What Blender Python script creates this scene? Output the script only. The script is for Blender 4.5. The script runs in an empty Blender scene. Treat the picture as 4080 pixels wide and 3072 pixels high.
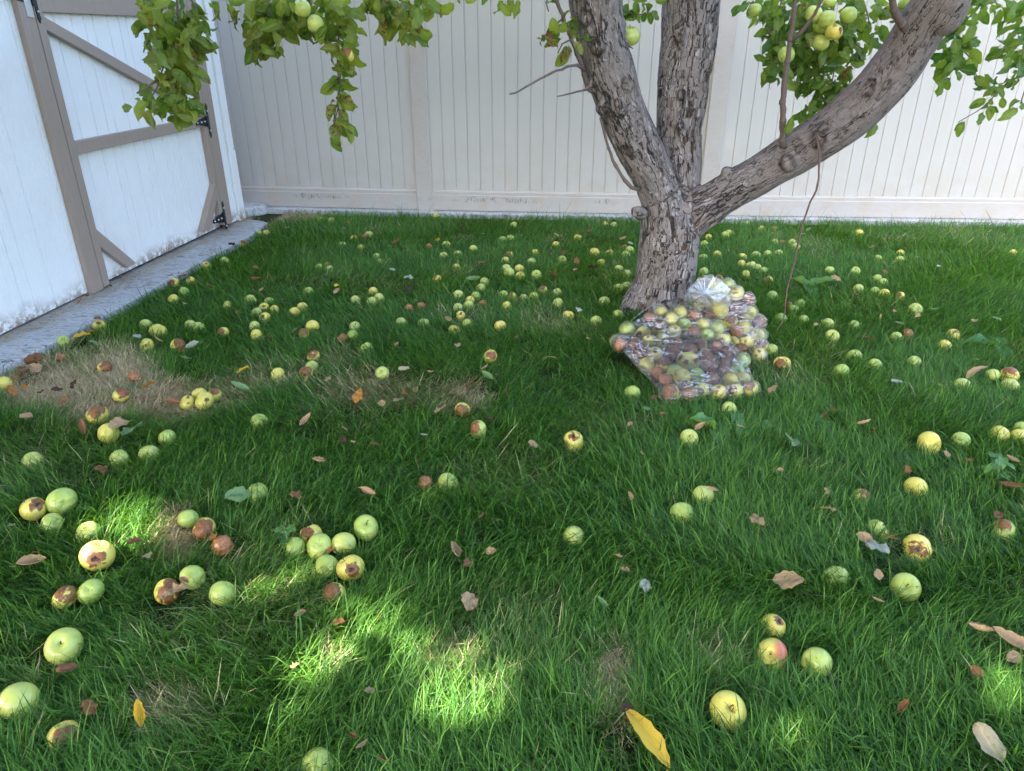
import bpy, bmesh, math, random
import numpy as np
from mathutils import Vector, Matrix, Quaternion, noise as mnoise
random.seed(7); RNG = np.random.default_rng(7)
R = math.radians
scene = bpy.context.scene
# ------------------------------------------------------------------ camera, world, sun, exposure
F = 2900.0; PITCH = math.atan(1393.0/F); CAMH = 1.30
cam_d = bpy.data.cameras.new('camera'); cam = bpy.data.objects.new('camera', cam_d)
scene.collection.objects.link(cam); scene.camera = cam
cam_d.sensor_width = 36; cam_d.lens = 36*F/4080; cam_d.clip_start = 0.02; cam_d.clip_end = 2000
cam.location = (0, 0, CAMH); cam.rotation_euler = (math.pi/2 - PITCH, 0, 0)
SUN = Vector((-0.52, -0.50, 0.70)).normalized()
world = bpy.data.worlds.new('World'); scene.world = world; world.use_nodes = True
wn = world.node_tree.nodes; wl = world.node_tree.links
bg = wn['Background']; sky = wn.new('ShaderNodeTexSky'); sky.sky_type = 'NISHITA'; sky.sun_disc = False
sky.sun_elevation = math.asin(SUN.z); sky.sun_rotation = math.atan2(SUN.x, SUN.y)
sky.dust_density = 3.0; sky.air_density = 0.8; sky.ozone_density = 0.25
wl.new(sky.outputs[0], bg.inputs[0]); bg.inputs[1].default_value = 0.15
sd = bpy.data.lights.new('sun', 'SUN'); sd.energy = 4.6; sd.angle = R(0.53); sd.color = (1, .94, .82)
so = bpy.data.objects.new('sun', sd); scene.collection.objects.link(so)
so.rotation_euler = SUN.to_track_quat('Z', 'Y').to_euler()
vs = scene.view_settings; vs.view_transform = 'Standard'; vs.look = 'None'; vs.gamma = 1; vs.exposure = 3.15
scene.cycles.transparent_max_bounces = 24; scene.cycles.max_bounces = 10
scene.cycles.transmission_bounces = 6; scene.cycles.diffuse_bounces = 4

# ------------------------------------------------------------------ geometry helpers
CP, SP = math.cos(PITCH), math.sin(PITCH)
K = 4080/2212.0
def ray(u, v):
    a = (u-2040)/F; b = (1536-v)/F
    return Vector((a, CP + b*SP, -SP + b*CP))
def pz(u, v, z=0.0):                      # image point -> horizontal plane
    d = ray(u, v); t = (z-CAMH)/d.z
    return Vector((d.x*t, d.y*t, z))
def py(u, v, y):                          # image point -> vertical plane at depth y
    d = ray(u, v); t = y/d.y
    return Vector((d.x*t, y, CAMH + d.z*t))
def dy(x, y, dep): return py(x*K, y*K, dep)
def axd(p): return p.y*CP - (p.z-CAMH)*SP  # axial depth
def proj(p):
    z = axd(p); up = p.y*SP + (p.z-CAMH)*CP
    return (2040 + F*p.x/z, 1536 - F*up/z)

def vnoise(x, y, sc, seed=0):             # numpy value noise 0..1
    x = np.asarray(x)*sc; y = np.asarray(y)*sc
    g = np.random.default_rng(1000+seed).random((128, 128))
    xi = np.floor(x).astype(int); yi = np.floor(y).astype(int); fx = x-xi; fy = y-yi
    fx = fx*fx*(3-2*fx); fy = fy*fy*(3-2*fy)
    a = g[xi % 128, yi % 128]; b = g[(xi+1) % 128, yi % 128]; c = g[xi % 128, (yi+1) % 128]; d = g[(xi+1) % 128, (yi+1) % 128]
    return (a*(1-fx)+b*fx)*(1-fy) + (c*(1-fx)+d*fx)*fy

COL = scene.collection
def link(o, parent=None):
    COL.objects.link(o)
    if parent is not None: o.parent = parent
    return o
def mesh(name, verts, faces, mats, parent=None, smooth=False):
    me = bpy.data.meshes.new(name); me.from_pydata([tuple(v) for v in verts], [], faces)
    for m in (mats if isinstance(mats, (list, tuple)) else [mats]): me.materials.append(m)
    if smooth: me.polygons.foreach_set('use_smooth', [True]*len(me.polygons))
    me.update()
    return link(bpy.data.objects.new(name, me), parent)
def bmobj(name, bm, mat, parent=None, smooth=False, bevel=0):
    me = bpy.data.meshes.new(name); bmesh.ops.recalc_face_normals(bm, faces=bm.faces[:]); bm.to_mesh(me); bm.free()
    me.materials.append(mat)
    if smooth: me.polygons.foreach_set('use_smooth', [True]*len(me.polygons))
    o = link(bpy.data.objects.new(name, me), parent)
    if bevel:
        b = o.modifiers.new('bevel', 'BEVEL'); b.width = bevel; b.segments = 2; b.limit_method = 'ANGLE'; b.angle_limit = R(40)
    return o
def empty(name, loc=(0, 0, 0)):
    o = bpy.data.objects.new(name, None); o.location = loc; o.empty_display_size = .1; return link(o)
def tag(o, label=None, cat=None, group=None, kind=None):
    if label: o['label'] = label
    if cat: o['category'] = cat
    if group: o['group'] = group
    if kind: o['kind'] = kind
    return o
def fast_mesh(name, V, faces_idx, sizes, mats, parent=None, smooth=False, matidx=None):
    me = bpy.data.meshes.new(name)
    me.vertices.add(len(V)); me.vertices.foreach_set('co', np.asarray(V, dtype=np.float32).ravel())
    me.loops.add(len(faces_idx)); me.loops.foreach_set('vertex_index', np.asarray(faces_idx, dtype=np.int32))
    st = np.concatenate([[0], np.cumsum(sizes)[:-1]]).astype(np.int32)
    me.polygons.add(len(sizes)); me.polygons.foreach_set('loop_start', st)
    if smooth: me.polygons.foreach_set('use_smooth', np.ones(len(sizes), dtype=bool))
    for m in mats: me.materials.append(m)
    me.update(calc_edges=True)
    return link(bpy.data.objects.new(name, me), parent)
def fattr(o, name, arr, typ='FLOAT'):
    a = o.data.attributes.new(name, typ, 'POINT')
    a.data.foreach_set('value' if typ == 'FLOAT' else 'vector', np.asarray(arr, dtype=np.float32).ravel())

def tube_into(bm, pts, rads, n=10, cap=True):
    pts = [Vector(p) for p in pts]; rings = []
    prev = None
    for i, p in enumerate(pts):
        t = (pts[min(i+1, len(pts)-1)] - pts[max(i-1, 0)]).normalized()
        if prev is None:
            ref = Vector((0, 0, 1)) if abs(t.z) < .9 else Vector((1, 0, 0))
            x = t.cross(ref).normalized()
        else:
            x = (prev - t*prev.dot(t)).normalized()
        prev = x; y = t.cross(x)
        rings.append([bm.verts.new(p + (x*math.cos(2*math.pi*k/n) + y*math.sin(2*math.pi*k/n))*rads[i]) for k in range(n)])
    for a, b in zip(rings[:-1], rings[1:]):
        for k in range(n): bm.faces.new((a[k], a[(k+1) % n], b[(k+1) % n], b[k]))
    if cap:
        bm.faces.new(rings[0][::-1]); bm.faces.new(rings[-1])
def smooth_line(pts, rads, step=0.03):
    P = [Vector(p) for p in pts]; out = []; ro = []
    for i in range(len(P)-1):
        p0 = P[max(i-1, 0)]; p1 = P[i]; p2 = P[i+1]; p3 = P[min(i+2, len(P)-1)]
        n = max(1, int((p2-p1).length/step))
        for k in range(n):
            t = k/n
            out.append(.5*((2*p1) + (p2-p0)*t + (2*p0-5*p1+4*p2-p3)*t*t + (-p0+3*p1-3*p2+p3)*t**3))
            ro.append(rads[i]*(1-t)+rads[i+1]*t)
    out.append(P[-1]); ro.append(rads[-1]); return out, ro

# ------------------------------------------------------------------ material helpers
class NT:
    def __init__(s, name):
        s.m = bpy.data.materials.new(name); s.m.use_nodes = True; s.t = s.m.node_tree; s.n = s.t.nodes; s.l = s.t.links
        s.b = s.n['Principled BSDF']; s.out = s.n['Material Output']
    def new(s, typ, ins=None, **kw):
        n = s.n.new(typ)
        for k, v in kw.items(): setattr(n, k, v)
        for k, v in (ins or {}).items(): s.set(n.inputs[k], v)
        return n
    def set(s, sock, v):
        if isinstance(v, bpy.types.NodeSocket): s.l.new(v, sock)
        elif isinstance(v, bpy.types.Node): s.l.new(v.outputs[0], sock)
        else:
            if sock.type == 'RGBA' and len(v) == 3: v = (*v, 1)
            sock.default_value = v
    def coord(s, which='Object'): return s.new('ShaderNodeTexCoord').outputs[which]
    def attr(s, name, out='Fac'): return s.new('ShaderNodeAttribute', attribute_name=name).outputs[out]
    def noise(s, vec, scale, detail=4, rough=.55, dist=0, out='Fac'):
        return s.new('ShaderNodeTexNoise', {'Vector': vec, 'Scale': scale, 'Detail': detail, 'Roughness': rough, 'Distortion': dist}).outputs[out]
    def vor(s, vec, scale, feature='F1', out='Distance'):
        return s.new('ShaderNodeTexVoronoi', {'Vector': vec, 'Scale': scale}, feature=feature).outputs[out]
    def mapping(s, vec, scale=(1, 1, 1), rot=(0, 0, 0), loc=(0, 0, 0)):
        return s.new('ShaderNodeMapping', {'Vector': vec, 'Scale': scale, 'Rotation': rot, 'Location': loc}).outputs[0]
    def math(s, op, a, b=0.0, c=None, clamp=False):
        n = s.new('ShaderNodeMath', {0: a, 1: b}, operation=op, use_clamp=clamp)
        if c is not None: s.set(n.inputs[2], c)
        return n.outputs[0]
    def mr(s, v, a, b, c=0.0, d=1.0, smooth=True):
        return s.new('ShaderNodeMapRange', {0: v, 1: a, 2: b, 3: c, 4: d}, interpolation_type='SMOOTHSTEP' if smooth else 'LINEAR').outputs[0]
    def mix(s, f, a, b, blend='MIX'):
        n = s.new('ShaderNodeMix', data_type='RGBA', blend_type=blend)
        s.set(n.inputs[0], f); s.set(n.inputs[6], a); s.set(n.inputs[7], b); return n.outputs[2]
    def bump(s, h, strength=.5, dist=.01, normal=None):
        n = s.new('ShaderNodeBump', {'Height': h, 'Strength': strength, 'Distance': dist})
        if normal is not None: s.set(n.inputs['Normal'], normal)
        return n.outputs[0]
    def base(s, col, rough=.5, normal=None, spec=.5):
        s.set(s.b.inputs['Base Color'], col); s.set(s.b.inputs['Roughness'], rough)
        s.set(s.b.inputs['Specular IOR Level'], spec)
        if normal is not None: s.set(s.b.inputs['Normal'], normal)
        return s.m
    def translucent(s, col, fac, normal=None):
        tr = s.new('ShaderNodeBsdfTranslucent', {'Color': col})
        if normal is not None: s.set(tr.inputs['Normal'], normal)
        mx = s.new('ShaderNodeMixShader', {0: fac, 1: s.b.outputs[0], 2: tr.outputs[0]})
        s.l.new(mx.outputs[0], s.out.inputs[0]); return s.m

def mat_grass():
    n = NT('grass_blade'); rnd = n.attr('rnd'); dry = n.attr('dry'); t = n.attr('along'); mm = n.attr('hue')
    g = n.mix(rnd, (.019, .082, .012), (.148, .310, .044))
    g = n.mix(n.math('MULTIPLY', mm, .4), g, (.030, .150, .035))
    d = n.mix(rnd, (.36, .245, .12), (.88, .72, .42))
    c = n.mix(dry, g, d)
    n.base(c, .46, spec=.28)
    return n.translucent(n.mix(dry, n.mix(rnd, (.05, .19, .008), (.20, .38, .02)), (.3, .24, .12)), .36)
def mat_soil():
    n = NT('soil'); c = n.coord()
    a = n.noise(c, 3.0, 6); b = n.noise(c, 60, 5, .7)
    col = n.mix(b, (.020, .022, .010), (.075, .060, .034))
    col = n.mix(n.mr(a, .4, .65), col, n.mix(b, (.022, .040, .010), (.055, .075, .020)))
    return n.base(col, .95, n.bump(b, .8, .02), spec=.15)
def mat_concrete(name='concrete', tint=(.50, .50, .50)):
    n = NT(name); c = n.coord()
    a = n.noise(c, 2.3, 6, .6); f = n.noise(c, 90, 4, .7); s = n.noise(n.mapping(c, (18, 70, 10), (0, 0, R(-20))), 1.0, 6, .7, 1.5)
    cr = n.vor(n.mapping(n.new('ShaderNodeVectorMath', {0: c, 1: n.noise(c, 5, 3, out='Color')}, operation='ADD').outputs[0], (1, 1, 1)), .9, 'DISTANCE_TO_EDGE')
    col = n.mix(a, tuple(x*.72 for x in tint), tuple(x*1.15 for x in tint))
    col = n.mix(n.mr(s, .48, .62, 0, .75), col, (.15, .14, .14))
    col = n.mix(n.mr(f, .55, .75, 0, .35), col, (.62, .62, .60))
    st = n.noise(c, 7, 5, .7)
    col = n.mix(n.mr(st, .58, .72, 0, .5), col, (.16, .13, .10))
    crk = n.mr(cr, 0, .006, 1, 0)
    col = n.mix(crk, col, (.06, .055, .05))
    return n.base(col, .8, n.bump(n.math('ADD', n.math('MULTIPLY', f, .5), s), .5, .006), spec=.3)
def mat_vinyl():
    n = NT('almond_vinyl'); c = n.coord()
    z = n.new('ShaderNodeSeparateXYZ', {0: c}).outputs[2]
    st = n.noise(n.mapping(c, (14, 14, .6)), 3, 4, .6)
    col = n.mix(st, (.50, .478, .445), (.54, .517, .485))
    dirt = n.math('MULTIPLY', n.mr(z, .0, .9, 1, 0), n.mr(n.noise(c, 5, 6, .7), .35, .7))
    col = n.mix(n.math('MULTIPLY', dirt, .35), col, (.42, .31, .20))
    sp = n.math('MULTIPLY', n.mr(n.noise(c, 160, 2, .5), .70, .78), n.mr(z, .05, .75, .7, 0))
    col = n.mix(sp, col, (.16, .11, .07))
    return n.base(col, .42, n.bump(n.noise(n.mapping(c, (30, 30, 1.5)), 3, 3), .12, .003), spec=.45)
def mat_scuff():
    n = NT('scuffed_vinyl'); c = n.coord()
    z = n.new('ShaderNodeSeparateXYZ', {0: c}).outputs[2]
    col = n.mix(n.noise(n.mapping(c, (6, 6, 30)), 3, 4, .6), (.44, .405, .375), (.51, .475, .445))
    dirt = n.mr(n.noise(c, 7, 6, .7), .42, .75, 0, .5)
    col = n.mix(dirt, col, (.46, .33, .22))
    wx = n.new('ShaderNodeSeparateXYZ', {0: n.new('ShaderNodeNewGeometry').outputs['Position']}).outputs[0]
    def win(a, b): return n.math('MULTIPLY', n.mr(wx, a-.04, a+.05), n.mr(wx, b-.12, b+.05, 1, 0))
    k = n.math('MAXIMUM', n.math('MAXIMUM', win(-1.75, -1.30), win(-.75, -.61)), n.math('MAXIMUM', win(-.47, .22), win(.66, .80)))
    k = n.math('MULTIPLY', k, n.mr(n.noise(c, 9, 3), .36, .5))
    ticks = n.noise(n.mapping(c, (150, 10, 22), (0, R(30), 0)), 1.6, 3, .6)
    z = n.math('ADD', z, n.math('MULTIPLY', n.math('SUBTRACT', n.noise(c, 14, 4, .7), .5), .07))
    band = n.math('MULTIPLY', n.mr(z, .112, .128), n.mr(z, .142, .160, 1, 0))
    sc = n.math('MULTIPLY', n.math('MULTIPLY', k, n.mr(ticks, .50, .60)), band)
    col = n.mix(n.math('MULTIPLY', sc, .8), col, (.06, .055, .05))
    sp = n.math('MULTIPLY', n.mr(n.noise(c, 140, 2, .5), .66, .76), .6)
    col = n.mix(sp, col, (.2, .14, .09))
    return n.base(col, .45, spec=.4)
def mat_whitewood():
    n = NT('white_painted_siding'); c = n.coord()
    g = n.noise(n.mapping(c, (38, 38, 1.3)), 4, 6, .65, .6)
    kn = n.noise(n.mapping(c, (5, 5, 2.2)), 1.8, 3, .5, 2.5)
    z = n.new('ShaderNodeSeparateXYZ', {0: c}).outputs[2]
    col = n.mix(g, (.74, .745, .75), (.88, .88, .87))
    col = n.mix(n.mr(n.noise(c, 2.0, 5, .6), .5, .75, 0, .25), col, (.62, .56, .45))
    nn = n.noise(c, 26, 6, .75)
    dz = n.math('SUBTRACT', z, n.math('MULTIPLY', n.noise(c, 3.2, 3), .14))
    dirt = n.math('MULTIPLY', n.mr(dz, -.03, .085, 1, 0), n.mr(nn, .40, .56))
    col = n.mix(n.math('MULTIPLY', dirt, .9), col, (.21, .125, .07))
    w = n.math('ADD', n.math('MULTIPLY', g, .6), n.math('MULTIPLY', n.math('SINE', n.math('MULTIPLY', kn, 42)), .10))
    return n.base(col, .42, n.bump(w, .6, .009), spec=.5)
def mat_trim():
    n = NT('taupe_painted_wood'); c = n.coord()
    g = n.noise(n.mapping(c, (30, 30, 2)), 3, 5, .6)
    col = n.mix(g, (.27, .205, .165), (.36, .285, .23))
    dots = n.mr(n.vor(c, 9, 'F1'), .028, .045, 1, 0)
    col = n.mix(n.math('MULTIPLY', dots, .8), col, (.045, .035, .03))
    col = n.mix(n.mr(n.noise(c, 11, 6, .75), .62, .78, 0, .6), col, (.34, .30, .26))
    return n.base(col, .5, n.bump(g, .3, .004), spec=.4)
def mat_simple(name, col, rough=.5, metal=0, sc=30, var=.2):
    n = NT(name); c = n.coord(); f = n.noise(c, sc, 5, .65)
    m = n.base(n.mix(f, tuple(x*(1-var) for x in col), tuple(min(1, x*(1+var)) for x in col)), rough, n.bump(f, .3, .003))
    n.b.inputs['Metallic'].default_value = metal; return m
def mat_bark():
    n = NT('apple_bark'); v = n.attr('bk', 'Vector'); yg = n.attr('young')
    old = n.math('SUBTRACT', 1.0, yg)
    wob = n.new('ShaderNodeVectorMath', {0: v, 1: n.new('ShaderNodeVectorMath', {0: n.noise(n.mapping(v, (22, 22, 9)), 1, 4, .65, out='Color'), 'Scale': .075}, operation='SCALE').outputs[0]}, operation='ADD').outputs[0]
    rg = n.noise(n.mapping(wob, (1, 1, .24)), 20, 3, .6, .9)
    ridge = n.math('ABSOLUTE', n.math('SUBTRACT', rg, .5))
    rg2 = n.noise(n.mapping(wob, (1, 1, .35)), 46, 3, .6, .6)
    ridge2 = n.math('ABSOLUTE', n.math('SUBTRACT', rg2, .5))
    fine = n.noise(n.mapping(v, (1, 1, .35)), 170, 5, .75)
    med = n.noise(n.mapping(v, (1, 1, .45)), 30, 6, .7, .8)
    big = n.noise(n.mapping(v, (1, 1, .5)), 6, 4, .6)
    wd = n.math('MULTIPLY', n.mr(big, .35, .62, .010, .050), n.math('SUBTRACT', 1.0, n.math('MULTIPLY', yg, .93)))
    crack = n.math('SUBTRACT', 1.0, n.math('DIVIDE', ridge, n.math('ADD', wd, .0005), clamp=True))
    c2 = n.math('MULTIPLY', n.mr(ridge2, 0, .035, 1, 0), n.math('MULTIPLY', n.mr(med, .42, .58), n.math('SUBTRACT', 1.0, n.math('MULTIPLY', yg, .8))))
    plate = n.mix(fine, (.135, .108, .095), (.36, .31, .285))
    plate = n.mix(n.mr(med, .50, .62, 0, .75), plate, (.46, .41, .39))
    plate = n.mix(n.mr(n.noise(v, 14, 5, .7), .55, .68, 0, .5), plate, (.19, .135, .085))
    young = n.mix(fine, (.105, .080, .070), (.25, .20, .18))
    young = n.mix(n.mr(n.noise(n.mapping(v, (1, 1, 2.5)), 240, 2), .58, .68, 0, .8), young, (.42, .38, .36))
    young = n.mix(n.mr(med, .56, .70, 0, .6), young, (.10, .075, .07))
    base = n.mix(n.math('MULTIPLY', yg, .85), plate, young)
    dark = n.mix(n.mr(n.noise(v, 18, 2), .5, .66), (.050, .040, .036), (.14, .075, .035))
    col = n.mix(n.mr(crack, 0, .7), base, dark); col = n.mix(n.math('MULTIPLY', c2, .7), col, (.045, .034, .030))
    col = n.mix(n.math('MULTIPLY', n.attr('scar'), n.mr(med, .36, .56)), col, (.050, .038, .034))
    h = n.math('ADD', n.math('SUBTRACT', 1.0, crack), n.math('ADD', n.math('MULTIPLY', fine, .35), n.math('MULTIPLY', n.math('SUBTRACT', med, n.math('MULTIPLY', c2, .8)), .7)))
    return n.base(col, .85, n.bump(h, 1.0, .011), spec=.2)
def mat_leaf(name, greens, back, brown=.0, tr=.46, rough=.4):
    n = NT(name); rnd = n.attr('rnd'); uv = n.attr('luv', 'Vector')
    s = n.new('ShaderNodeSeparateXYZ', {0: uv}); ax = s.outputs[0]; al = s.outputs[1]
    col = n.mix(rnd, greens[0], greens[1])
    vein = n.mr(n.math('ABSOLUTE', ax), .0, .09, 1, 0)
    sv = n.math('SINE', n.math('MULTIPLY', n.math('ADD', al, n.math('MULTIPLY', n.math('ABSOLUTE', ax), -.28)), 58))
    col = n.mix(n.math('MULTIPLY', vein, .55), col, tuple(min(1, x*1.9+.05) for x in greens[1]))
    col = n.mix(n.math('MULTIPLY', n.mr(sv, .75, 1), .25), col, tuple(min(1, x*1.6) for x in greens[1]))
    c = n.coord(); sp = n.noise(c, 90, 4, .7); big = n.noise(c, 14, 3)
    amt = n.math('MULTIPLY', n.mr(n.math('ADD', sp, n.math('MULTIPLY', big, .9)), .98, 1.08), n.mr(n.attr('sick'), .25, .8, 0, 1))
    col = n.mix(amt, col, (.16, .055, .02))
    geo = n.new('ShaderNodeNewGeometry')
    colb = n.mix(n.math('MULTIPLY', geo.outputs['Backfacing'], .55), col, back)
    n.base(colb, rough, n.bump(n.math('ADD', sv, n.math('MULTIPLY', vein, -2)), .25, .002), spec=.5)
    return n.translucent(n.mix(amt, n.mix(rnd, (.10, .26, .02), (.34, .42, .03)), (.2, .06, .02)), tr)
def mat_fallen(name, a, b, tr=.15):
    n = NT(name); c = n.coord(); uv = n.attr('luv', 'Vector'); s = n.new('ShaderNodeSeparateXYZ', {0: uv})
    f = n.noise(c, 70, 5, .7); r = n.new('ShaderNodeObjectInfo').outputs['Random']
    col = n.mix(f, a, b); col = n.mix(n.math('MULTIPLY', r, .35), col, tuple(x*.55 for x in a))
    vein = n.mr(n.math('ABSOLUTE', s.outputs[0]), 0, .07, 1, 0)
    sv = n.math('SINE', n.math('MULTIPLY', n.math('ADD', s.outputs[1], n.math('MULTIPLY', n.math('ABSOLUTE', s.outputs[0]), -.3)), 52))
    col = n.mix(n.math('MULTIPLY', vein, .4), col, tuple(min(1, x*1.3+.04) for x in b))
    n.base(col, .6, n.bump(n.math('ADD', n.math('MULTIPLY', sv, .4), n.math('MULTIPLY', f, 2)), .3, .002), spec=.3)
    return n.translucent(b, tr)
def mat_apple(name, ga, gb, rot1=(.13, .042, .012), rot2=(.31, .115, .030), blush=None):
    n = NT(name); c = n.coord(); r = n.new('ShaderNodeObjectInfo').outputs['Random']
    rot = n.attr('rot'); ax = n.attr('pole')
    f = n.noise(c, 2.2, 3, .6); col = n.mix(r, ga, gb)
    col = n.mix(n.math('MULTIPLY', n.mr(n.noise(c, 1.1, 3), .35, .7), .45), col, tuple(x*1.12 for x in gb))
    col = n.mix(n.mr(n.noise(c, 22, 1), .68, .75, 0, .5), col, (.55, .58, .22))
    col = n.mix(n.mr(n.noise(c, 4.5, 3, .7), .68, .72, 0, .7), col, (.16, .10, .03))
    if blush: col = n.mix(n.mr(n.math('ADD', n.attr('blush'), n.math('MULTIPLY', f, .3)), .5, 1.0, 0, .85), col, blush)
    col = n.mix(n.mr(ax, .72, 1.0, 0, .75), col, (.17, .20, .04))
    rm = n.math('ADD', rot, n.math('MULTIPLY', n.math('SUBTRACT', n.noise(n.new('ShaderNodeVectorMath', {0: c, 1: n.new('ShaderNodeCombineXYZ', {0: n.math('MULTIPLY', r, 37.0), 1: 0.0, 2: 0.0}).outputs[0]}, operation='ADD').outputs[0], 1.5, 4, .6, .8), .5), 1.7))
    m = n.mr(rm, .44, .52)
    rc = n.mix(n.mr(n.noise(c, 3, 5, .7), .3, .7), rot1, rot2)
    ring = n.math('MULTIPLY', n.mr(rm, .38, .46), n.mr(rm, .50, .58, 1, 0))
    col = n.mix(m, col, rc); col = n.mix(n.math('MULTIPLY', ring, .6), col, (.20, .11, .03))
    col = n.mix(n.mr(rm, 1.0, 1.15), col, (.018, .010, .008))
    h = n.math('ADD', n.math('MULTIPLY', m, n.noise(c, 5, 5, .7)), n.math('MULTIPLY', n.noise(c, 3, 3), .12))
    n.base(col, n.math('ADD', .26, n.math('MULTIPLY', m, .15)), n.bump(h, .35, .006), spec=.5)
    n.b.inputs['Subsurface Weight'].default_value = .12
    n.b.inputs['Subsurface Radius'].default_value = (.006, .006, .002); n.b.inputs['Subsurface Scale'].default_value = 1.0
    return n.m
def mat_film(name='clear_plastic_film', amt=.62, lo=.018):
    n = NT(name); c = n.coord()
    wc = n.new('ShaderNodeVectorMath', {0: c, 1: n.new('ShaderNodeVectorMath', {0: n.noise(c, 7, 3, out='Color'), 'Scale': .05}, operation='SCALE').outputs[0]}, operation='ADD').outputs[0]
    w1 = n.noise(n.mapping(wc, (4, 5, 60), (R(6), R(12), 0)), 1.8, 4, .6, .3)
    w2 = n.noise(c, 26, 4, .6, 1.0)
    h = n.math('ADD', n.math('MULTIPLY', w1, 1.2), n.math('MULTIPLY', w2, .6))
    nb = n.bump(h, .8, .018)
    tp = n.new('ShaderNodeBsdfTransparent', {'Color': (.985, .985, .985)})
    gl = n.new('ShaderNodeBsdfAnisotropic', {'Color': (1, 1, 1), 'Roughness': .07, 'Normal': nb})
    fr = n.new('ShaderNodeFresnel', {'IOR': 1.4, 'Normal': n.bump(h, .35, .010)})
    fac = n.math('ADD', n.math('MULTIPLY', fr.outputs[0], 1.1), .015, clamp=True)
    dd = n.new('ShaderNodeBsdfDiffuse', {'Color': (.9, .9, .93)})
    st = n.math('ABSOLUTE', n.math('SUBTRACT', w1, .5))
    glint_paint = n.math('MULTIPLY', n.mr(st, 0, .026, 1, 0), n.mr(n.noise(c, 7, 3, .6), .42, .58))  # crease highlights painted on as thin white diffuse lines
    m1 = n.new('ShaderNodeMixShader', {0: n.math('ADD', n.math('MULTIPLY', glint_paint, amt), lo), 1: tp.outputs[0], 2: dd.outputs[0]})
    m2 = n.new('ShaderNodeMixShader', {0: fac, 1: m1.outputs[0], 2: gl.outputs[0]})
    n.l.new(m2.outputs[0], n.out.inputs[0]); return n.m
M = dict(grass=mat_grass(), soil=mat_soil(), conc=mat_concrete(), conc2=mat_concrete('footing_concrete', (.56, .56, .55)),
    vinyl=mat_vinyl(), scuff=mat_scuff(), white=mat_whitewood(), trim=mat_trim(), bark=mat_bark(),
    hinge=mat_simple('dark_metal', (.035, .038, .045), .4, .7), bolt=mat_simple('zinc_bolt', (.45, .47, .5), .35, .9),
    twig=mat_simple('twig_bark', (.13, .09, .075), .7, 0, 120, .45), redtwig=mat_simple('reddish_twig', (.13, .07, .055), .65, 0, 120, .35),
    stem=mat_simple('apple_stem', (.08, .05, .02), .7), roof=mat_simple('grey_shingle', (.09, .085, .08), .9, 0, 60),
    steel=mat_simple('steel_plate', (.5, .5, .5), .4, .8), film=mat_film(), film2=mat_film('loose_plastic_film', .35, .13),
    leaf=mat_leaf('apple_leaf', ((.045, .125, .020), (.150, .230, .028)), (.16, .24, .10)),
    leafy=mat_leaf('sun_tinted_apple_leaf', ((.085, .155, .018), (.25, .28, .032)), (.28, .33, .10)),  # yellower leaf green; sunlit look of the left foliage put into the colour
    weed=mat_leaf('weed_leaf', ((.06, .20, .06), (.12, .30, .07)), (.14, .26, .12)),
    brown=mat_fallen('brown_leaf', (.14, .055, .022), (.32, .15, .06)), tan=mat_fallen('tan_leaf', (.30, .18, .09), (.54, .37, .20)),
    dark=mat_fallen('dark_leaf', (.05, .022, .014), (.12, .055, .03)), orange=mat_fallen('orange_leaf', (.30, .11, .025), (.50, .23, .05)),
    yellow=mat_fallen('yellow_leaf', (.62, .36, .018), (.78, .52, .06), .25), green=mat_fallen('green_leaf', (.10, .20, .07), (.22, .34, .14)),
    pale=mat_fallen('pale_leaf', (.30, .33, .24), (.46, .48, .38)), cream=mat_fallen('cream_leaf', (.36, .29, .16), (.50, .41, .24)),
    ag=mat_apple('green_apple_skin', (.30, .42, .075), (.50, .53, .13)), ay=mat_apple('yellow_apple_skin', (.56, .51, .09), (.68, .56, .11)),
    ap=mat_apple('blushed_apple_skin', (.50, .46, .08), (.55, .48, .09), blush=(.50, .07, .08)),
    ab=mat_apple('brown_apple_skin', (.30, .115, .042), (.36, .145, .05), (.13, .04, .02), (.30, .12, .05)))

# ------------------------------------------------------------------ the ground, slab, footing
bm = bmesh.new(); S = 400
vv = [bm.verts.new(p) for p in ((-S, -S, 0), (S, -S, 0), (S, S, 0), (-S, S, 0))]; bm.faces.new(vv)
tag(bmobj('ground', bm, M['soil']), kind='structure')
SZ = .045
W0 = pz(0, 1345, SZ); W1 = pz(968, 873, SZ); WD = (W1-W0); WD.z = 0; WD.normalize()
WN = Vector((WD.y, -WD.x, 0))                 # outward, towards the lawn
def wl_(u, v):                                 # image point -> (s, z) on the shed wall
    d = ray(u, v); o = Vector((0, 0, CAMH)); t = (W1-o).dot(WN)/d.dot(WN); p = o+d*t
    return (p-W1).dot(WD), p.z
def wp(s, z, off=0.0): return Vector((W1.x, W1.y, 0)) + WD*s + WN*off + Vector((0, 0, z))
E = [(-700, 1850), (0, 1468), (181, 1378), (452, 1236), (669, 1112), (814, 1034), (999, 936), (1068, 886)]
outer = [pz(u, v, SZ) for u, v in E]
outer[0] = outer[1] - WD*2.5
inner = [wp(-6.0, SZ, -.05), wp(.0, SZ, -.05), wp(.02, SZ, .02)]
bm = bmesh.new(); top = [bm.verts.new(p) for p in outer + [pz(1040, 879, SZ)] + inner[::-1]]
f = bm.faces.new(top); r_ = bmesh.ops.extrude_face_region(bm, geom=[f])
for g in r_['geom']:
    if isinstance(g, bmesh.types.BMVert): g.co.z = -.06
tag(bmobj('concrete_path', bm, M['conc'], bevel=.008), kind='structure')

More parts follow.
